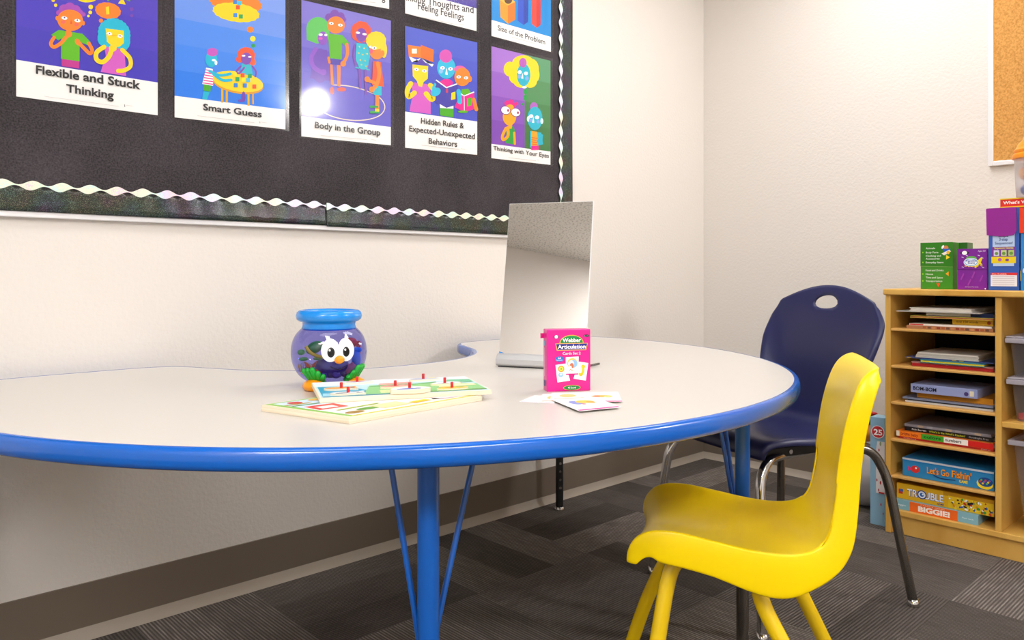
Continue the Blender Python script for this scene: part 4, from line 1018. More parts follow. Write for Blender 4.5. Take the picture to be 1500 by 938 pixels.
# +y of the toy is to the viewer's right when it faces the viewer
M_EYE = mat('eye_white', '#fbfbfb', 0.3); M_PUP = mat('pupil_black', '#0a0a0a', 0.2)
for sy, nm in ((-1, 0), (1, 0)):
    bm = BM(); patch(bm, sy * 0.0165, 0.083, 0.0185, 0.0235, 0.0016); patch(bm, 0.019 if sy > 0 else -0.0195, 0.1075, 0.0045, 0.008, 0.0016, rot=-0.1 if sy > 0 else 0.9, seg=4, rings=4)
    e = finish(bm, 'eye', M_EYE, fb, smooth=True)
    bm = BM(); patch(bm, sy * 0.0155, 0.079, 0.0085, 0.0118, 0.0022); p_ = finish(bm, 'pupil', M_PUP, e, smooth=True)
    bm = BM(); patch(bm, sy * 0.0155 - 0.0025, 0.0835, 0.0026, 0.003, 0.0027, seg=12, rings=3); finish(bm, 'eye_glint', M_EYE, e, smooth=True)
bm = BM(); patch(bm, 0.0015, 0.0635, 0.0105, 0.0088, 0.002, bulge=0.007); finish(bm, 'nose', mat('orange_plastic', '#f79412', 0.3), fb, smooth=True)
bm = BM(); mp_ = []
for i in range(13):
    y = -0.016 + 0.036 * i / 12; z = 0.0495 - 0.0075 * math.sin(math.pi * i / 12) + 0.002 * i / 12
    r_ = brad(z) + 0.0008; mp_.append((r_ * math.cos(y / r_), r_ * math.sin(y / r_), z))
tube(bm, mp_, 0.0008, 8); finish(bm, 'mouth', M_PUP, fb, smooth=True)
M_WEED = mat('green_plastic', '#10a02c', 0.35)
for sy, yy, ww in ((-1, -0.047, 1.0), (1, 0.043, 0.85)):
    bm = BM()
    def sp(y, z, o=0.002):
        r_ = brad(z) + o; a = y / 0.072; return V((r_ * math.cos(a), r_ * math.sin(a), z))
    for k in range(5):
        q = (k - 2) / 2; y0 = yy + q * 0.010; y1 = yy + q * 0.021 * ww - (0.004 if sy < 0 else -0.004); z1 = 0.048 - 0.009 * abs(q) - (0.006 * q if sy < 0 else -0.010 * q)
        tube(bm, [sp(y0, 0.018), sp((y0 + y1) / 2, 0.027), sp(y1, z1 - 0.004), sp(y1, z1)], [0.0065, 0.006, 0.0055, 0.003], 10)
    tube(bm, [sp(yy - .018, 0.020), sp(yy, 0.0185, 0.003), sp(yy + .018, 0.020)], 0.0055, 10)
    finish(bm, 'seaweed', M_WEED, fb, smooth=True)
M_FOOT = mat('amber_plastic', '#f39a10', 0.3)
for sy in (-1, 1):
    bm = BM(); ellipsoid(bm, (0.045, sy * 0.043, 0.009), (0.030, 0.022, 0.0135)); 
    for v in bm.verts: v.co.z = max(v.co.z, 0.0)
    finish(bm, 'foot', M_FOOT, fb, smooth=True)
# sea creatures inside, each loose
def inside(x, y, z): return fb.matrix_basis @ V((x, y, z))
def toy(name, label, cat, x, y, z, rz=0.0):
    p = Matrix.Translation((fb_c.x, fb_c.y, TZ)) @ Matrix.Rotation(az, 4, 'Z') @ V((x, y, z)); return root(name, label, cat, p, az + rz, group='sea creatures inside the toy fishbowl')
r = toy('toy_turtle', 'green toy turtle with yellow shell rim inside the fishbowl', 'toy', 0.022, -0.036, 0.075)
bm = BM(); ellipsoid(bm, (0, 0, 0.010), (0.014, 0.019, 0.012), M=Matrix.Rotation(0.5, 3, 'X')); finish(bm, 'shell', mat('turtle_green', '#2f8d3a', 0.4), r, smooth=True)
bm = BM(); tube(bm, smooth_path([(0.010, -0.020, 0.014), (0.014, -0.012, 0.002), (0.015, 0.002, -0.006), (0.014, 0.016, -0.009)], 5), 0.0035, 10); finish(bm, 'shell_rim', mat('turtle_yellow', '#e7c81f', 0.4), r, smooth=True)
bm = BM()
for y in (-0.024, 0.006): ellipsoid(bm, (0.006, y, -0.012), (0.006, 0.010, 0.004))
ellipsoid(bm, (0.004, -0.028, 0.002), (0.006, 0.008, 0.006)); finish(bm, 'flippers', mat('turtle_light', '#58b24a', 0.4), r, smooth=True)
r = toy('toy_octopus', 'purple toy octopus at the bottom of the fishbowl', 'toy', 0.012, 0.003, 0.0175)
bm = BM(); ellipsoid(bm, (0, 0, 0.025), (0.032, 0.036, 0.024))
for k in range(7):
    a = k * 0.9; tube(bm, smooth_path([(0.022 * math.cos(a), 0.024 * math.sin(a), 0.016), (0.029 * math.cos(a), 0.030 * math.sin(a), 0.008), (0.033 * math.cos(a + .3), 0.033 * math.sin(a + .3), 0.011)], 4), [0.007] * 4 + [0.005] * 5, 8)
finish(bm, 'octopus_body', mat('octopus_purple', '#4a2a80', 0.4), r, smooth=True)
r = toy('toy_starfish', 'orange toy starfish leaning at the left inside the fishbowl', 'toy', 0.026, -0.044, 0.040)
bm = BM(); pts2 = []
for k in range(20):
    a = 2 * math.pi * k / 20; q = 0.012 + 0.011 * math.cos(5 * a); pts2.append((q * math.cos(a), q * math.sin(a)))
prism(bm, pts2, -0.003, 0.003)
for v in bm.verts: v.co = Matrix.Rotation(math.radians(75), 3, 'Y') @ v.co
finish(bm, 'star_body', mat('starfish_orange', '#ef6a22', 0.45), r, bevel=0.0015)
r = toy('toy_coral', 'yellow and orange toy sea grass at the left inside the fishbowl', 'toy', 0.01, -0.058, 0.035)
bm = BM()
for k in range(7): tube(bm, [(0.001 * k, -0.004 + 0.003 * k, 0), (0.002 * k, -0.008 + 0.0045 * k, 0.012), (0.002, -0.007 + 0.004 * k, 0.020 - 0.001 * abs(k - 3))], [0.0016, 0.0014, 0.0005], 7)
finish(bm, 'grass_blades', mat('seagrass', '#d8a51e', 0.45), r, smooth=True)
r = toy('toy_crab', 'red toy crab at the upper right inside the fishbowl', 'toy', 0.0, 0.046, 0.082)
bm = BM(); ellipsoid(bm, (0, 0, 0.008), (0.010, 0.015, 0.011))
for k in (-1, 1):
    for j in range(3): tube(bm, smooth_path([(0, k * 0.010, 0.006), (0.004, k * 0.019, 0.010 - 0.008 * j), (0.006, k * 0.017, 0.002 - 0.009 * j)], 3), 0.0022, 8)
finish(bm, 'crab_body', mat('crab_red', '#d9484a', 0.45), r, smooth=True)
r = toy('toy_fish', 'bright blue toy fish at the right inside the fishbowl', 'toy', 0.012, 0.055, 0.045)
bm = BM(); ellipsoid(bm, (0, 0, 0.010), (0.010, 0.010, 0.020)); ellipsoid(bm, (0, 0.003, 0.030), (0.006, 0.010, 0.006)); ellipsoid(bm, (0.004, -0.003, -0.010), (0.006, 0.008, 0.006)); finish(bm, 'fish_body', mat('fish_blue', '#1676cf', 0.4), r, smooth=True)
r = toy('toy_shell', 'pink striped toy shell at the lower right inside the fishbowl', 'toy', 0.028, 0.040, 0.022)
bm = BM(); ellipsoid(bm, (0, 0, 0.012), (0.012, 0.015, 0.016))
for v in bm.verts: v.co *= 1 + 0.06 * math.sin(14 * math.atan2(v.co.y, v.co.z))
finish(bm, 'shell_body', mat('shell_pink', '#b85a78', 0.45), r, smooth=True)

# ================================================================== BOOKSHELF
SX = -0.47; SXB = -0.03; SY0 = -1.034; SDV = -1.368; SY1 = -2.05; STOP = 0.845; PT = 0.018
bs = root('bookshelf', 'maple bookshelf with narrow book slots against the right wall', 'bookshelf', (SX, SY0, 0))
D_ = SXB - SX
def bsbox(name, x0, x1, y0, y1, z0, z1, m=None, bev=0.002): 
    bm = BM(); box(bm, x0, x1, y0, y1, z0, z1); return finish(bm, name, m or M_WOOD, bs, bevel=bev)
Wt = SY0 - SY1
bsbox('top_board', -0.012, D_, -Wt - 0.004, 0.004, STOP - 0.021, STOP, bev=0.004)
bsbox('side_panel', 0, D_, -PT, 0, 0.0, STOP - 0.021); bsbox('side_panel', 0, D_, -Wt, -Wt + PT, 0.0, STOP - 0.021)
dv = SDV - SY0
bsbox('divider_panel', 0, D_ - 0.006, dv - PT, dv, 0.085, STOP - 0.021)
bsbox('back_panel', D_ - 0.006, D_, dv, -PT, 0.0, STOP - 0.021, M_SLOTSHADE); bsbox('back_panel', D_ - 0.006, D_, -Wt + PT, dv - 0.001, 0.0, STOP - 0.021)
bsbox('base_board', -0.004, D_ - 0.006, -Wt + PT, -PT, 0.067, 0.085)
bsbox('plinth', 0.012, 0.030, -Wt + PT, -PT, 0.0, 0.067)
SH = [0.709, 0.581, 0.455, 0.327, 0.201]
for z in SH: bsbox('book_shelf_board', 0.002, D_ - 0.006, dv, -PT, z - 0.009, z, M_EDGEW)
bsbox('wide_shelf_board', 0.002, D_ - 0.006, -Wt + PT, dv - PT, 0.415, 0.433)
SH = [0.709, 0.581, 0.455, 0.327, 0.201, 0.085]
def yx(px, x): return onx(px, 500, x).y
FL = SY0 - PT - 0.003; FR = SDV + 0.003
def book(label, px0, px1, z, th, cover, x0=None, depth=0.24, pages=None, spine=True, art=None, group='books lying in the bookshelf slots', name='book', cat='book', page_first=0.0, rz=0.0):
    """a book lying flat; px0/px1 are its measured ends on its own front plane x0"""
    x0 = SX + 0.03 if x0 is None else x0
    ya = min(yx(px0, x0), FL); yb = max(yx(px1, x0), FR)
    r = root(name, label, cat, (x0, ya, z), rz, group=group); w_ = ya - yb; d_ = min(depth, SXB - 0.008 - x0)
    mc = mat('cover_' + cover.lstrip('#'), cover, 0.35, coat=0.1)
    ct = min(0.0016, th * 0.22)
    bm = BM(); box(bm, 0, d_, -w_, 0, 0, ct); box(bm, 0, d_, -w_, 0, th - ct, th)
    if spine: box(bm, 0, 0.0015, -w_, -w_ * page_first, ct, th - ct)
    else: box(bm, d_ - 0.0015, d_, -w_, 0, ct, th - ct)
    finish(bm, 'cover', mc, r)
    bm = BM(); box(bm, 0.0018 if spine else 0.003, d_ - (0.003 if spine else 0.0018), -w_ + 0.003, -0.003, ct, th - ct); finish(bm, 'page_block', pages or mat('book_pages', '#e9e3d6', 0.8, var=0.05, vscale=400), r)
    if art:
        a = Art((0, 0, 0), (0, -1, 0), (0, 0, 1), (-1, 0, 0), 6e-5); a.w = w_; a.h = th; art(a); a.done('spine_print', r)
    return r
def boxed(label, px0, px1, z, th, col, x0=None, depth=0.26, art=None, name='game_box', cat='box', group='boxed games in the bookshelf', rz=0.0, endcol=None):
    x0 = SX + 0.025 if x0 is None else x0
    ya = min(yx(px0, x0), FL); yb = max(yx(px1, x0), FR); w_ = ya - yb
    r = root(name, label, cat, (x0, ya, z), rz, group=group)
    bm = BM(); box(bm, 0, min(depth, SXB - 0.008 - x0), -w_, 0, 0, th); finish(bm, 'carton', mat('carton_' + col.lstrip('#'), col, 0.35, coat=0.1), r, bevel=0.0012)
    if art:
        a = Art((-0.0013, 0, 0), (0, -1, 0), (0, 0, 1), (-1, 0, 0), 6e-5); a.w = w_; a.h = th; art(a); a.done('carton_print', r)
    return r
def stack(z, items):
    z += 0.0006
    for fn, kw in items:
        th = kw['th']; fn(z=z, **kw); z += th + 0.0004
    return z
# top slot, from the bottom up
def s_pat(a):
    for k in range(14): a.rect(['#a85c34', '#6d4a3a', '#c98a5a', '#8c3a2a'][k % 4], a.w * (0.2 + 0.055 * k), 0.002, a.w * (0.24 + 0.055 * k), a.h - 0.002)
def s_red(a): a.rect('#c92a20', 0.002, 0.001, a.w * .18, a.h - .001)
def s_fw(a): a.text('first 100 words', a.w * .1, a.h * .36, a.w * .64, a.h * .34, '#5a4210', 0.01); a.ell('#a4401c', a.w * .9, a.h * .5, a.h * .3)
stack(SH[0], [
  (book, dict(label='brown patterned book at the bottom of the topmost slot', px0=1328, px1=1455, th=0.011, cover='#b07a52', art=s_pat)),
  (book, dict(label='thin white book with red spine end in the topmost slot', px0=1332, px1=1453, th=0.006, cover='#efe9e2', art=s_red)),
  (book, dict(label='yellow spined word book with brown lettering in the topmost slot', px0=1395, px1=1455, th=0.019, cover='#dfae1e', art=s_fw, x0=SX + 0.06, depth=0.22)),
  (book, dict(label='thin book with pale yellow edge under the white paper pile', px0=1333, px1=1455, th=0.007, cover='#d6c04a', x0=SX + 0.03, spine=False, pages=mat('red_edge_pages', '#b9614f', 0.7))),
  (book, dict(label='dark navy book with white pages in the topmost slot', px0=1355, px1=1455, th=0.0125, cover='#1c2a52', x0=SX + 0.05, page_first=0.68)),
  (book, dict(label='thin white folder sticking out left in the topmost slot', px0=1313, px1=1436, th=0.003, cover='#f1eeea', x0=SX + 0.02, spine=False)),
  (book, dict(label='thick white pad of paper topmost in its slot', px0=1332, px1=1424, th=0.0115, cover='#f0ebe2', x0=SX + 0.03, spine=False, depth=0.30)),
])
# second slot
def s_sq(a):
    for q in (0.02, .55, .63): a.rect('#e2c22a', a.w * q, 0.001, a.w * (q + .05), a.h - 0.001)
stack(SH[1], [
  (book, dict(label='dark red book lying at the bottom of the second slot', px0=1336, px1=1455, th=0.010, cover='#a31a20', depth=0.26)),
  (book, dict(label='thin dull pink book above the dark red book', px0=1335, px1=1455, th=0.004, cover='#b7857a', x0=SX + 0.035)),
  (book, dict(label='teal book with bright yellow pages in the second slot', px0=1347, px1=1442, th=0.009, cover='#1f8fa5', pages=mat('yellow_pages', '#f0d62c', 0.6), spine=False, x0=SX + 0.025)),
  (book, dict(label='thin blue book with yellow squares on its spine', px0=1326, px1=1455, th=0.004, cover='#3f4f86', art=s_sq, x0=SX + 0.05)),
] + [(book, dict(label=['lowest thin white booklet of the pile in the second slot', 'second lowest thin white booklet of that pile', 'second thin white booklet from the top of that pile', 'topmost thin white booklet in the second slot'][k], px0=1341 + k, px1=1434 - (k % 2), th=0.0042, cover=['#d9d2c6', '#e6dfd4', '#cfc7ba', '#e8e2d8'][k], x0=SX + 0.05 + 0.004 * (k % 2))) for k in range(4)])
# third slot
def s_bom(a):
    a.text('BOM-BOM', a.w * .04, a.h * .32, a.w * .40, a.h * .4, '#1c1a2c', 0.025); a.ell('#4b3c74', a.w * .84, a.h * .42, a.h * .22); a.rect('#e8dcc0', a.w * .89, a.h * .2, a.w * .95, a.h * .78)
stack(SH[2], [
  (book, dict(label='lowest white and grey magazine in the third slot', px0=1326, px1=1455, th=0.006, cover='#c9c6c4')),
  (book, dict(label='thin black edged magazine in the third slot', px0=1330, px1=1455, th=0.004, cover='#3a3d44', x0=SX + 0.035)),
  (book, dict(label='thin blue grey magazine under the orange book', px0=1322, px1=1455, th=0.006, cover='#7d86a0')),
  (book, dict(label='wide orange book beneath the lavender box', px0=1343, px1=1455, th=0.019, cover='#d98d1c', x0=SX + 0.05)),
  (boxed, dict(label='pale lavender box lettered BOM-BOM in the third slot', px0=1334, px1=1432, th=0.030, col='#9aa3cf', art=s_bom, x0=SX + 0.02, depth=0.2)),
])
# fourth slot
def s_wit(a):
    a.text('Rob Barrett', a.w * .09, a.h * .3, a.w * .26, a.h * .42, '#e6e6e6', 0.01); a.text("What's in the Witch's Kitchen?", a.w * .29, a.h * .28, a.w * .70, a.h * .45, '#c9d62f', 0.015); a.text('Goodnight, Free', a.w * .74, a.h * .3, a.w * .95, a.h * .38, '#bfbfbf')
def s_bb(a):
    for q, c in ((0, '#efe4cf'), (.035, '#ee7d1d'), (.27, '#3da028'), (.51, '#f2ece6'), (.755, '#cf1f1c')): a.rect(c, a.w * q, 0.0004, a.w, a.h - 0.0004)
    a.text('bright baby', a.w * .05, a.h * .3, a.w * .24, a.h * .5, '#a02a10', 0.02); a.text('colors', a.w * .30, a.h * .3, a.w * .48, a.h * .5, '#0f4a16', 0.02); a.text('numbers', a.w * .525, a.h * .3, a.w * .69, a.h * .5, '#1c1c1c', 0.02)
def s_rl(a): a.text('and the friends', a.w * .06, a.h * .2, a.w * .2, a.h * .5, '#f2cfc8'); a.text('Children', a.w * .88, a.h * .2, a.w * .97, a.h * .5, '#f2cfc8')
def s_gr(a):
    for k in range(8): a.rect(['#8d8a90', '#b9a58a', '#a29fa6'][k % 3], a.w * (.05 + .11 * k), .001, a.w * (.12 + .11 * k), a.h - .001)
stack(SH[3], [
  (book, dict(label='thin red book at the bottom of the fourth slot', px0=1316, px1=1455, th=0.007, cover='#b5201f', art=s_rl)),
  (book, dict(label='chunky orange, green, white and red banded bright baby book', px0=1313, px1=1455, th=0.019, cover='#ee7d1d', art=s_bb, x0=SX + 0.025)),
  (book, dict(label="black book with yellow green title What's in the Witch's Kitchen", px0=1325, px1=1455, th=0.014, cover='#141416', art=s_wit, x0=SX + 0.045)),
  (book, dict(label='grey mottled book topmost in the fourth slot', px0=1325, px1=1452, th=0.009, cover='#8f8c93', art=s_gr, x0=SX + 0.045)),
])
# fifth slot
def s_fish(a):
    a.rect('#bfc6cc', 0, a.h * .88, a.w, a.h); a.rect('#1d7dbb', 0, a.h * .84, a.w, a.h * .9)
    a.ell('#d92f2a', a.w * .15, a.h * .45, a.w * .05, a.h * .2); a.poly('#e2306a', [(a.w * .07, a.h * .3), (a.w * .12, a.h * .42), (a.w * .07, a.h * .58)]); a.ell('#ffffff', a.w * .16, a.h * .52, a.h * .05)
    a.text("Let's Go", a.w * .285, a.h * .36, a.w * .53, a.h * .34, '#7a2b12', 0.05); a.text("Let's Go", a.w * .285, a.h * .36, a.w * .53, a.h * .34, '#f5a02a', 0.02)
    a.text("Fishin'", a.w * .56, a.h * .38, a.w * .77, a.h * .36, '#7a2b12', 0.05); a.text("Fishin'", a.w * .56, a.h * .38, a.w * .77, a.h * .36, '#f5a02a', 0.02)
    a.text('GAME', a.w * .64, a.h * .16, a.w * .73, a.h * .15, '#f2e23a', 0.03); a.line('#1c2f66', [(a.w * .36, a.h * .3), (a.w * .45, a.h * .2), (a.w * .6, a.h * .24)], a.h * .05)
    a.ell('#e9d22c', a.w * .91, a.h * .32, a.w * .085, a.h * .28); a.ell('#184a8c', a.w * .915, a.h * .42, a.w * .075, a.h * .24)
    for k in range(8): a.ell(['#d63a3a', '#5bb24a', '#e6c02c', '#8a5ac0'][k % 4], a.w * (.86 + .014 * k), a.h * (.42 + .1 * math.sin(k * 2.1)), a.h * .05)
boxed("blue fishing game box lettered Let's Go Fishin' in the fifth slot", 1322, 1456, SH[4] + 0.0006, 0.062, '#2a86c0', art=s_fish)
# bottom slot
def s_big(a):
    a.rect('#7fb0bf', 0, 0, a.w * .195, a.h); a.rect('#ee6a1e', a.w * .195, 0, a.w * .77, a.h); a.rect('#86b7c6', a.w * .77, 0, a.w, a.h)
    a.text('BIGGIE!', a.w * .30, a.h * .2, a.w * .68, a.h * .52, '#fdf3ea', 0.05); a.text('CARDS & GAMES', a.w * .33, a.h * .8, a.w * .62, a.h * .12, '#ffd9b8'); a.text('Biggie', a.w * .04, a.h * .4, a.w * .15, a.h * .16, '#eef6f8'); a.text('Flash cards', a.w * .82, a.h * .42, a.w * .95, a.h * .12, '#eef6f8')
def s_tr(a):
    a.rect('#e5b21e', 0, 0, a.w * .55, a.h); a.rect('#c58d14', a.w * .5, a.h * .75, a.w, a.h)
    a.rect('#c43030', a.w * .02, a.h * .3, a.w * .065, a.h * .62); a.rect('#3b64b5', a.w * .035, a.h * .45, a.w * .07, a.h * .62)
    for (w_, c) in ((0.06, '#143a8c'), (0.02, '#f4f8ff')): a.text('TROUBLE', a.w * .115, a.h * .28, a.w * .50, a.h * .44, c, w_)
    a.ell('#143a8c', a.w * .275, a.h * .5, a.h * .29); a.ell('#e9f1fa', a.w * .275, a.h * .5, a.h * .22); a.ell('#1d63b4', a.w * .275, a.h * .5, a.h * .13); a.ell('#e9f1fa', a.w * .285, a.h * .53, a.h * .06)
    a.rect('#e9c21e', a.w * .55, 0, a.w, a.h * .78); rnd = random.Random(3)
    for k in range(70): a.ell(rnd.choice(['#c92f28', '#2b58ad', '#3f9b3a', '#f0d43a', '#ffffff', '#1d1d22', '#e58a2a']), a.w * rnd.uniform(.56, .985), a.h * rnd.uniform(.08, .72), a.h * rnd.uniform(.04, .09), a.h * rnd.uniform(.03, .12), rnd.uniform(0, 180), n=9)
    a.text('GAME', a.w * .44, a.h * .1, a.w * .51, a.h * .1, '#143a8c', 0.03)
boxed('pale blue and orange box lettered BIGGIE in the bottom slot', 1310, 1433, SH[5] + 0.0005, 0.033, '#8dbccb', art=s_big, x0=SX + 0.015, depth=0.16)
boxed('yellow TROUBLE game box lying on the BIGGIE box', 1314, 1456, SH[5] + 0.0345, 0.052, '#dca91c', art=s_tr, x0=SX + 0.03)

# ---- boxes on top
def topbox(name, label, px0, px1, ph, x0, depth, col, arts=None, group='card game boxes on top of the bookshelf', rz=0.0, z=STOP):
    ya, yb = onx(px0, 400, x0).y, onx(px1, 400, x0).y; w_ = ya - yb
    r = root(name, label, 'box', (x0, ya, z), rz, group=group)
    bm = BM(); box(bm, 0, depth, -w_, 0, 0, ph); finish(bm, 'carton', mat('carton_' + col.lstrip('#'), col, 0.35, coat=0.1), r, bevel=0.0015)
    if arts:
        a = Art((-0.0016, 0, 0), (0, -1, 0), (0, 0, 1), (-1, 0, 0), 6e-5); a.w = w_; a.h = ph; a.map = lambda u, v: (u * w_, v * ph); arts(a); a.done('front_print', r)
    return r, w_
def hz(px, py0, py1, x): return onx(px, py0, x).z - onx(px, py1, x).z
def a_green(a):
    a.poly('#2f7d12', [(0, .5), (1, .48), (1, 1), (0, 1)]); a.line('#7fae52', [(0, .495), (1, .475)], .01, sm=False)
    W_ = '#e8f0e0'
    for t, x1, y, q in (('Animals', .46, .88, 0), ('Body Parts', .56, .79, 1), ('Clothing and', .64, .715, 0), ('Accessories', .60, .655, 0), ('Everyday Items', .72, .575, 1), ('Food and Drinks', .72, .405, 0), ('House', .40, .325, 1), ('Time and Space', .70, .25, 0), ('Transportation', .68, .175, 1)):
        a.text(t, .17, y - .02, x1, .038, W_, 0.012)
        if q: a.ell('#9bd11d', .08, y, .022, .018, n=8)
    a.ell('#d98a4a', .80, .88, .07, .05); a.poly('#2c62c4', [(.68, .86), (.92, .86), (.9, .78), (.78, .76)]); a.ell('#ffffff', .70, .90, .05, .03, 40); a.poly('#f2e9e0', [(.66, .76), (.74, .72), (.95, .80), (.9, .84)]); a.ell('#e8b81c', .86, .78, .05, .035)
    a.poly('#efd71c', [(.80, .63), (.92, .68), (.80, .73)]); a.poly('#f0a21c', [(.88, .28), (.78, .33), (.88, .38)]); a.poly('#e05a1c', [(.50, .13), (.62, .13), (.56, .04)])
gx = SX + 0.05
rg, wg = topbox('card_box', 'green card box listing word categories at left end of shelf top', 1348.5, 1396, hz(1348, 353.5, 421, gx), gx, 0.06, '#3d8f16', a_green)
gb, _ = topbox('card_box', 'dark green card box partly hidden behind the listing box', 1380, 1417, hz(1396, 354, 421, gx) + 0.006, gx + 0.075, 0.06, '#276812', lambda a: (a.ell('#d8d04a', .35, .88, .06, .04), a.ell('#d6d9d2', .62, .80, .10, .07), a.rect('#1b3a5c', .3, .05, .7, .2)))
def a_pur(a):
    a.poly('#7d1c95', [(0, .5), (1, .5), (1, 1), (0, 1)]); a.line('#5d0f70', [(0, .495), (1, .495)], .012, sm=False)
    a.ell('#1c1420', .25, .9, .15, .04); a.ell('#ffffff', .25, .9, .09, .05); a.text('Ages 3-8', .70, .925, .95, .03, '#f0e0f4', 0.01)
    a.ell('#5cb43c', .48, .76, .18, .06); a.ell('#f2d61c', .72, .66, .18, .05, 45); a.ell('#ffffff', .47, .67, .25, .105); a.ell('#6db3e6', .47, .67, .23, .09); a.ell('#f4f8fb', .47, .67, .2, .07)
    a.text('Preposition', .30, .685, .66, .045, '#1d4fae', 0.03); a.text('Scene', .36, .635, .6, .045, '#1d4fae', 0.03); a.poly('#f2d61c', [(.72, .70), (.84, .74), (.80, .66), (.86, .60), (.76, .62)])
    for k in range(5): a.line('#f2c51c', [(.25 + .13 * k, .58 - .02 * math.sin(k)), (.33 + .13 * k, .575)], .02, sm=False)
    for x, y in ((.15, .8), (.3, .84), (.7, .84), (.82, .78), (.16, .56), (.84, .55)): a.line('#e9d8f2', [(x, y), (x + .07, y - .015)], .014, sm=False)
    for x, y in ((.18, .32), (.55, .36), (.82, .28), (.42, .18)): a.limb('#a43fae', [(x - .04, y - .06), (x, y), (x + .04, y + .06)], .045)
    a.text('Interactive Fun Cards', .28, .06, .72, .024, '#e9d8f2'); a.ell('#ffffff', .95, .03, .02, .018)
topbox('card_box', 'purple card box with blue oval logo beside the green box', 1402.5, 1446, hz(1402, 363, 422.5, SX + 0.03), SX + 0.03, 0.05, '#82189a', a_pur)
def a_blue(a):
    a.rect('#bcd0ee', .14, .45, .86, .70); a.rect('#7b3aa0', .10, .40, .88, .53); a.rect('#f0d21c', .10, .33, .90, .41); a.rect('#bcd0ee', .16, .295, .84, .33)
    a.text('Simple', .33, .65, .66, .035, '#2a3f86', 0.02); a.text('3-step', .36, .605, .64, .035, '#2a3f86', 0.02); a.text('Sequences!', .22, .56, .80, .032, '#2a3f86', 0.01); a.text('Sequencing Stories', .2, .505, .82, .025, '#f5dc3a', 0.02)
    for k, c in enumerate(('#d8d4ea', '#c9d890', '#b8d66c')): a.rect(c, .18 + .24 * k, .42, .36 + .24 * k, .49); a.ell('#6d9a3a', .27 + .24 * k, .45, .06, .02)
    a.ell('#b85ab0', .38, .375, .06, .02); a.ell('#7b3aa0', .62, .37, .06, .015)
    a.rect('#f4eef0', .08, .05, .94, .21); a.rect('#df2f30', .08, .185, .94, .215); a.text('Also Available', .12, .19, .60, .018, '#ffe6e6')
    for k in range(5): a.line('#cdbcc4', [(.14, .07 + .024 * k), (.86, .07 + .024 * k)], .006, sm=False)
bx = SX + 0.015
HB = hz(1450, 305.5, 424.5, bx)
rb, wb = topbox('card_box', 'tall blue card box with purple flap on shelf top', 1448, 1493, HB, bx, 0.075, '#2d5cb8', a_blue)
bm = BM(); yy_ = wb
fl = [(0.006, HB + 0.0005), (-yy_ * .92, HB + 0.0005), (-yy_ * .93, HB * .72), (-yy_ * .84, HB * .67), (-yy_ * .5, HB * .655), (0.004, HB * .675)]
vsA = [bm.verts.new((-0.004 - 0.004 * (1 - (z / HB)) , y, z)) for y, z in fl]; vsB = [bm.verts.new((v.co.x + 0.0012, v.co.y, v.co.z)) for v in vsA]
bm.faces.new(vsA); bm.faces.new(vsB[::-1])
for i in range(len(fl)): bm.faces.new((vsA[i], vsA[(i + 1) % len(fl)], vsB[(i + 1) % len(fl)], vsB[i]))
box(bm, -0.004, 0.075, -yy_ * .92, 0.003, HB + 0.0005, HB + 0.0015)
finish(bm, 'purple_flap', mat('purple_card', '#93148e', 0.35), rb)
def a_cyan(a): a.ell('#f5d9c0', .15, .24, .08, .035); a.rect('#f2d61c', 0, .12, .02, .24)
rc, wc = topbox('card_box', 'tall light blue card box with red flap at the frame edge', 1495, 1541, HB - 0.002, bx, 0.075, '#1d86d8', a_cyan)
bm = BM(); box(bm, -0.005, -0.003, -wc * .94, 0.002, HB * .69, HB - 0.001); box(bm, -0.005, 0.075, -wc * .94, 0.002, HB - 0.0015, HB - 0.0008); finish(bm, 'red_flap', mat('red_card', '#e8380f', 0.35), rc)
def a_ww(a): a.rect('#f2c41c', 0, 0, 1, .12); a.rect('#e8c41c', 0, .88, 1, 1); a.text("What's Wrong?", .05, .38, .62, .32, '#fdeee6', 0.03)
zw = STOP + HB + 0.002
rw, ww_ = topbox('game_box', "flat red box with yellow edges lettered What's Wrong atop the tall boxes", 1465, 1562, hz(1465, 291, 304.5, bx + 0.012), bx + 0.012, 0.06, '#dc2410', a_ww, z=zw)
HW = hz(1465, 291, 304.5, bx + 0.012)
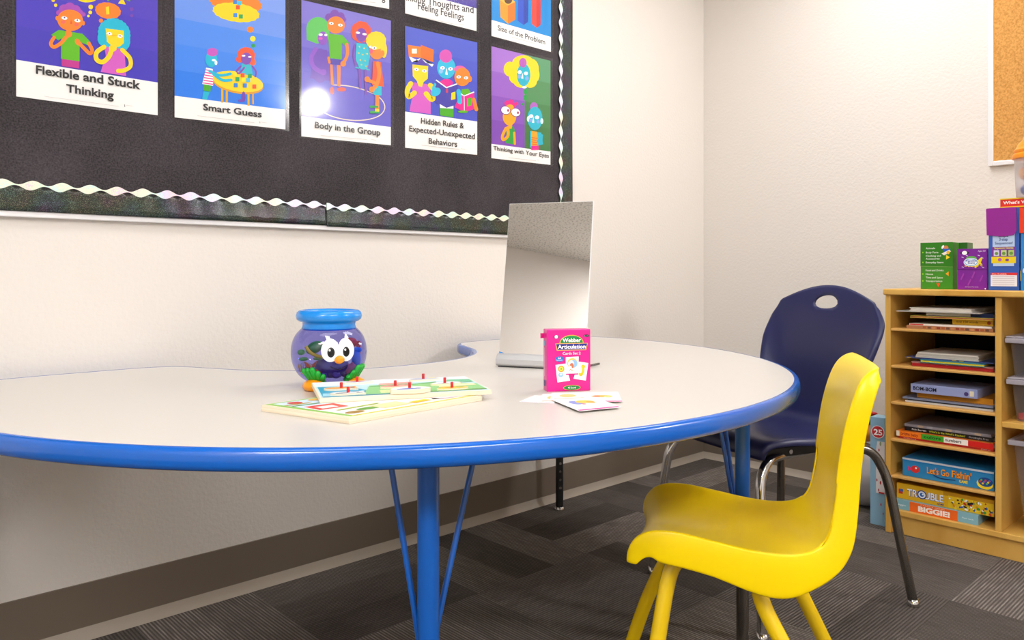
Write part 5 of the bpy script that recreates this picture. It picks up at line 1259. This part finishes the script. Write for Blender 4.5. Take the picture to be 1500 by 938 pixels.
# jar on the red box
jx = bx + 0.042; jy = onx(1518, 250, jx).y
jr = root('toy_jar', 'clear plastic jar with orange screw lid standing on the red box', 'jar', (jx, jy, zw + HW))
bm = BM(); lathe(bm, [(0, 0), (0.050, 0), (0.053, 0.004), (0.0555, 0.05), (0.058, 0.118), (0.056, 0.124)], 40); finish(bm, 'jar_body', clear('frosted_jar', (0.93, 0.93, 0.93, 1), 0.06, 0.1, 0.35), jr, smooth=True)
bm = BM(); lathe(bm, [(0, 0.122), (0.063, 0.122), (0.0645, 0.126), (0.063, 0.136), (0.058, 0.140), (0.060, 0.143), (0.060, 0.150), (0.054, 0.155), (0.052, 0.160), (0.046, 0.172), (0.036, 0.182), (0.03, 0.2), (0, 0.203)], 40); finish(bm, 'screw_lid', mat('lid_orange', '#f5950f', 0.35), jr, smooth=True, auto=35)
for k, (dx, dy, dz, c, nm, lb) in enumerate(((-0.02, 0.012, 0.024, '#3a62b4', 'toy_ball', 'blue soft toy piece inside the orange lidded jar'), (-0.012, 0.020, 0.076, '#f0a53a', 'toy_block', 'pale orange toy piece high inside the jar'), (0.015, -0.012, 0.028, '#c8453c', 'toy_ball', 'red toy piece low inside the jar'))):
    bm = BM(); ellipsoid(bm, (0, 0, 0), (0.024, 0.024, 0.0235 if k else 0.023)); 
    for v in bm.verts: v.co *= 1 + 0.06 * math.sin(v.co.x * 200) * math.sin(v.co.y * 170)
    tag(finish(bm, nm, mat('jar_toy_' + c.lstrip('#'), c, 0.5), loc=(jx + dx, jy + dy, zw + HW + dz), smooth=True), lb, 'toy', 'toy pieces inside the jar')

# ---- storage bins in the wide column
def bin_(label, px0, z0, h, lidded, taper, contents, x0=SX + 0.03, lidc=True, haze=0.16, w_=0.34, deep=0.27):
    ya = yx(px0, x0); r = root('storage_bin', label, 'storage bin', (x0, ya, z0), group='clear plastic storage bins on the bookshelf')
    def shell(bm, i0):
        rings = []
        for q in [0, .06, .5, .92, 1.0]:
            e = taper * (1 - q) + i0; c = 0.015; pts = []
            X0, X1, Y0, Y1 = e, deep - e, -w_ + e, -e
            for cx, cy, a0 in ((X1 - c, Y1 - c, 0), (X0 + c, Y1 - c, 90), (X0 + c, Y0 + c, 180), (X1 - c, Y0 + c, 270)):
                for k in range(5):
                    a = math.radians(a0 + 22.5 * k); pts.append((cx + c * math.cos(a), cy + c * math.sin(a)))
            rings.append([bm.verts.new((x, y, h * q)) for x, y in pts])
        for a, b_ in zip(rings, rings[1:]):
            for k in range(len(a)): bm.faces.new((a[k], a[(k + 1) % len(a)], b_[(k + 1) % len(a)], b_[k]))
        bm.faces.new(rings[0][::-1])
    bm = BM(); shell(bm, 0.0); finish(bm, 'bin_body', clear('frosted_bin', (0.9, 0.9, 0.92, 1), 0.08, 0.12, haze), r, smooth=True, auto=40)
    bm = BM()
    def rimbox(x0_, x1_, y0_, y1_, z0_, z1_): box(bm, x0_, x1_, y0_, y1_, z0_, z1_)
    o = 0.010
    rimbox(-o, 0.003, -w_ - o, o, h - 0.012, h + 0.004); rimbox(deep - 0.003, deep + o, -w_ - o, o, h - 0.012, h + 0.004); rimbox(0.003, deep - 0.003, -0.003, o, h - 0.012, h + 0.004); rimbox(0.003, deep - 0.003, -w_ - o, -w_ + 0.003, h - 0.012, h + 0.004)
    if lidded: rimbox(-o + .002, deep + o - .002, -w_ - o + .002, o - .002, h + 0.0045, h + 0.010)
    finish(bm, 'lid' if lidded else 'bin_rim', mat('bin_rim_plastic', '#aaa4ae', 0.35), r, bevel=0.003)
    return r, ya
r1, y1_ = bin_('clear lidded bin with black label on the wide shelf', 1480, 0.4335, 0.128, True, 0.012, None)
bm = BM(); box(bm, -0.0015, -0.0003, -0.13, -0.052, 0.036, 0.066, M=Matrix.Translation((0.006, 0, 0))); lb_ = finish(bm, 'name_label', M_BLACK, r1)
a = Art((0.0042, -0.057, 0.043), (0, -1, 0), (0, 0, 1), (-1, 0, 0)); a.text('BLOCKS', 0, 0, 0.066, 0.016, '#f2f2f2', 0.02); a.done('label_lettering', lb_)
r2, y2_ = bin_('clear lidded bin stacked on the labelled bin', 1478, 0.4335 + 0.1395, 0.118, True, 0.010, None, haze=0.13)
r3, y3_ = bin_('tall open frosted bin in the lower wide compartment', 1482, 0.0855, 0.285, False, 0.028, None, haze=0.4)
rnd = random.Random(11)
def loose(label, x, y, z, sz, c, rz, nm='toy_block'):
    bm = BM(); box(bm, -sz[0], sz[0], -sz[1], sz[1], 0, sz[2]); tag(finish(bm, nm, mat('block_' + c.lstrip('#'), c, 0.45), loc=(x, y, z), rot=(0, 0, rz), bevel=0.004), label, 'toy', 'loose toys inside the clear bins')
x0 = SX + 0.03
loose('green toy piece at the front of the labelled bin', x0 + .07, y1_ - .08, .4345 + .024, (.04, .05, .024), '#2f9a3f', .3)
loose('red flat toy piece under the green piece in the labelled bin', x0 + .07, y1_ - .07, .4345, (.045, .05, .022), '#c9283a', -.2)
loose('pink red toy piece high in the labelled bin', x0 + .09, y1_ - .09, .4345 + .085, (.04, .06, .022), '#c94a5c', .1)
loose('pale toy piece filling the middle of the labelled bin', x0 + .09, y1_ - .09, .4345 + .052, (.035, .055, .028), '#d8d0c0', -.1)
loose('navy toy piece at the bottom of the upper bin', x0 + .09, y2_ - .10, .4345 + .1395, (.05, .07, .045), '#2b2a48', .1)
loose('bright blue toy piece at the front of the upper bin', x0 + .05, y2_ - .105, .4345 + .1395 + .046, (.018, .025, .03), '#1d5fc0', .5)
loose('dull red toy piece in the upper bin', x0 + .14, y2_ - .10, .4345 + .1395 + .046, (.03, .06, .035), '#7a3a44', .2)
loose('lime green picture book standing in the tall frosted bin', x0 + .05, y3_ - .085, .0865, (.008, .05, .11), '#7fb52c', 0.0, 'book')
loose('orange toy box in the tall frosted bin', x0 + .13, y3_ - .10, .0865, (.035, .05, .05), '#d9772c', .1)

# ---- things on the floor between chair and shelf
p = onz(1277, 757, 0); q_ = V((-0.36, SY0 + 0.035, 0))
bx_ = root('puzzle_box', 'light blue boxed puzzle marked 25 standing beside the bookshelf', 'box', (-0.42, SY0 + 0.02, 0))
bw = onx(1274.5, 680, -0.42).y - (SY0 + 0.02); bh = 0.385
bm = BM(); box(bm, 0, 0.06, 0, bw, 0, bh); finish(bm, 'carton', mat('carton_lightblue', '#8db8d2', 0.4), bx_, bevel=0.002)
a = Art((-0.0021, bw, 0), (0, -1, 0), (0, 0, 1), (-1, 0, 0)); a.map = lambda u, v: (u * bw, v * bh)
a.poly('#e9e4e4', [(.42, .30), (1, .30), (1, .78), (.5, .78), (.42, .7)]); a.ell('#f1e9e6', .54, .865, .45, .45 * bw / bh); a.ell('#c42a30', .54, .865, .40, .40 * bw / bh); a.text('25', .26, .838, .84, .052, '#ffffff', 0.03)
for x, y, s in ((.62, .70, .04), (.58, .58, .03), (.75, .50, .06), (.72, .40, .05), (.48, .42, .04), (.9, .6, .06), (.6, .33, .04), (.75, .2, .04), (.9, .12, .03)): a.ell('#b3262c', x, y, s, s * .35)
a.rect('#b3262c', .6, .30, .98, .315); a.ell('#9cb08a', .72, .76, .06, .02); a.done('carton_print', bx_)
p = onz(1262, 744, 0)
bg = root('toy_bag', 'white and grey plastic bag with green lettering on the floor behind chairs', 'bag', (p.x + 0.05, p.y + 0.03, 0), math.radians(-20))
bm = BM(); ellipsoid(bm, (0, 0, 0.12), (0.07, 0.14, 0.125), 28, 16)
for v in bm.verts:
    v.co.z = max(0, v.co.z); v.co += V((math.sin(v.co.z * 60 + v.co.y * 30), math.cos(v.co.z * 50), 0)) * 0.003
finish(bm, 'bag_body', mat('bag_plastic', '#c9c6c6', 0.35, var=0.15, vscale=12), bg, smooth=True)
a = Art((-0.074, 0.06, 0.03), (0, -1, 0), (0, 0, 1), (-1, 0, 0)); a.text('GO', 0.0, 0.02, 0.06, 0.03, '#2f9a3a', 0.05); a.text('GO', 0.01, 0.075, 0.06, 0.028, '#2f9a3a', 0.05); a.done('bag_lettering', bg)
b2 = root('toy_pouch', 'orange pouch with red and blue top lying on the plastic bag', 'bag', (p.x + 0.05, p.y + 0.01, 0.246), 0.2)
bm = BM(); ellipsoid(bm, (0, 0, 0.035), (0.05, 0.06, 0.036), 20, 12); finish(bm, 'pouch_body', mat('pouch_orange', '#d98a1c', 0.5), b2, smooth=True)
bm = BM(); ellipsoid(bm, (0, -0.02, 0.088), (0.025, 0.045, 0.022), 16, 10); finish(bm, 'pouch_top', mat('pouch_blue', '#27336e', 0.5), b2, smooth=True)
bm = BM(); ellipsoid(bm, (-0.01, -0.02, 0.112), (0.018, 0.03, 0.008), 16, 8); finish(bm, 'pouch_trim', mat('pouch_red', '#b8262c', 0.5), b2, smooth=True)

# ================================================================== CORKBOARD
cy0 = -1.227
ck = root('corkboard', 'cork pin board with white aluminium frame on the right wall', 'pin board', (0, cy0, 1.294))
bm = BM(); box(bm, -0.014, 0, -1.18, -0.01, 0.01, 0.88); finish(bm, 'cork_sheet', M_CORK, ck)
bm = BM(); box(bm, -0.02, 0, -0.017, 0, 0, 0.9); box(bm, -0.02, 0, -1.2, -1.183, 0, 0.9); box(bm, -0.02, 0, -1.183, -0.017, 0, 0.017); box(bm, -0.02, 0, -1.183, -0.017, 0.883, 0.9); finish(bm, 'frame', M_ALU, ck, bevel=0.002)
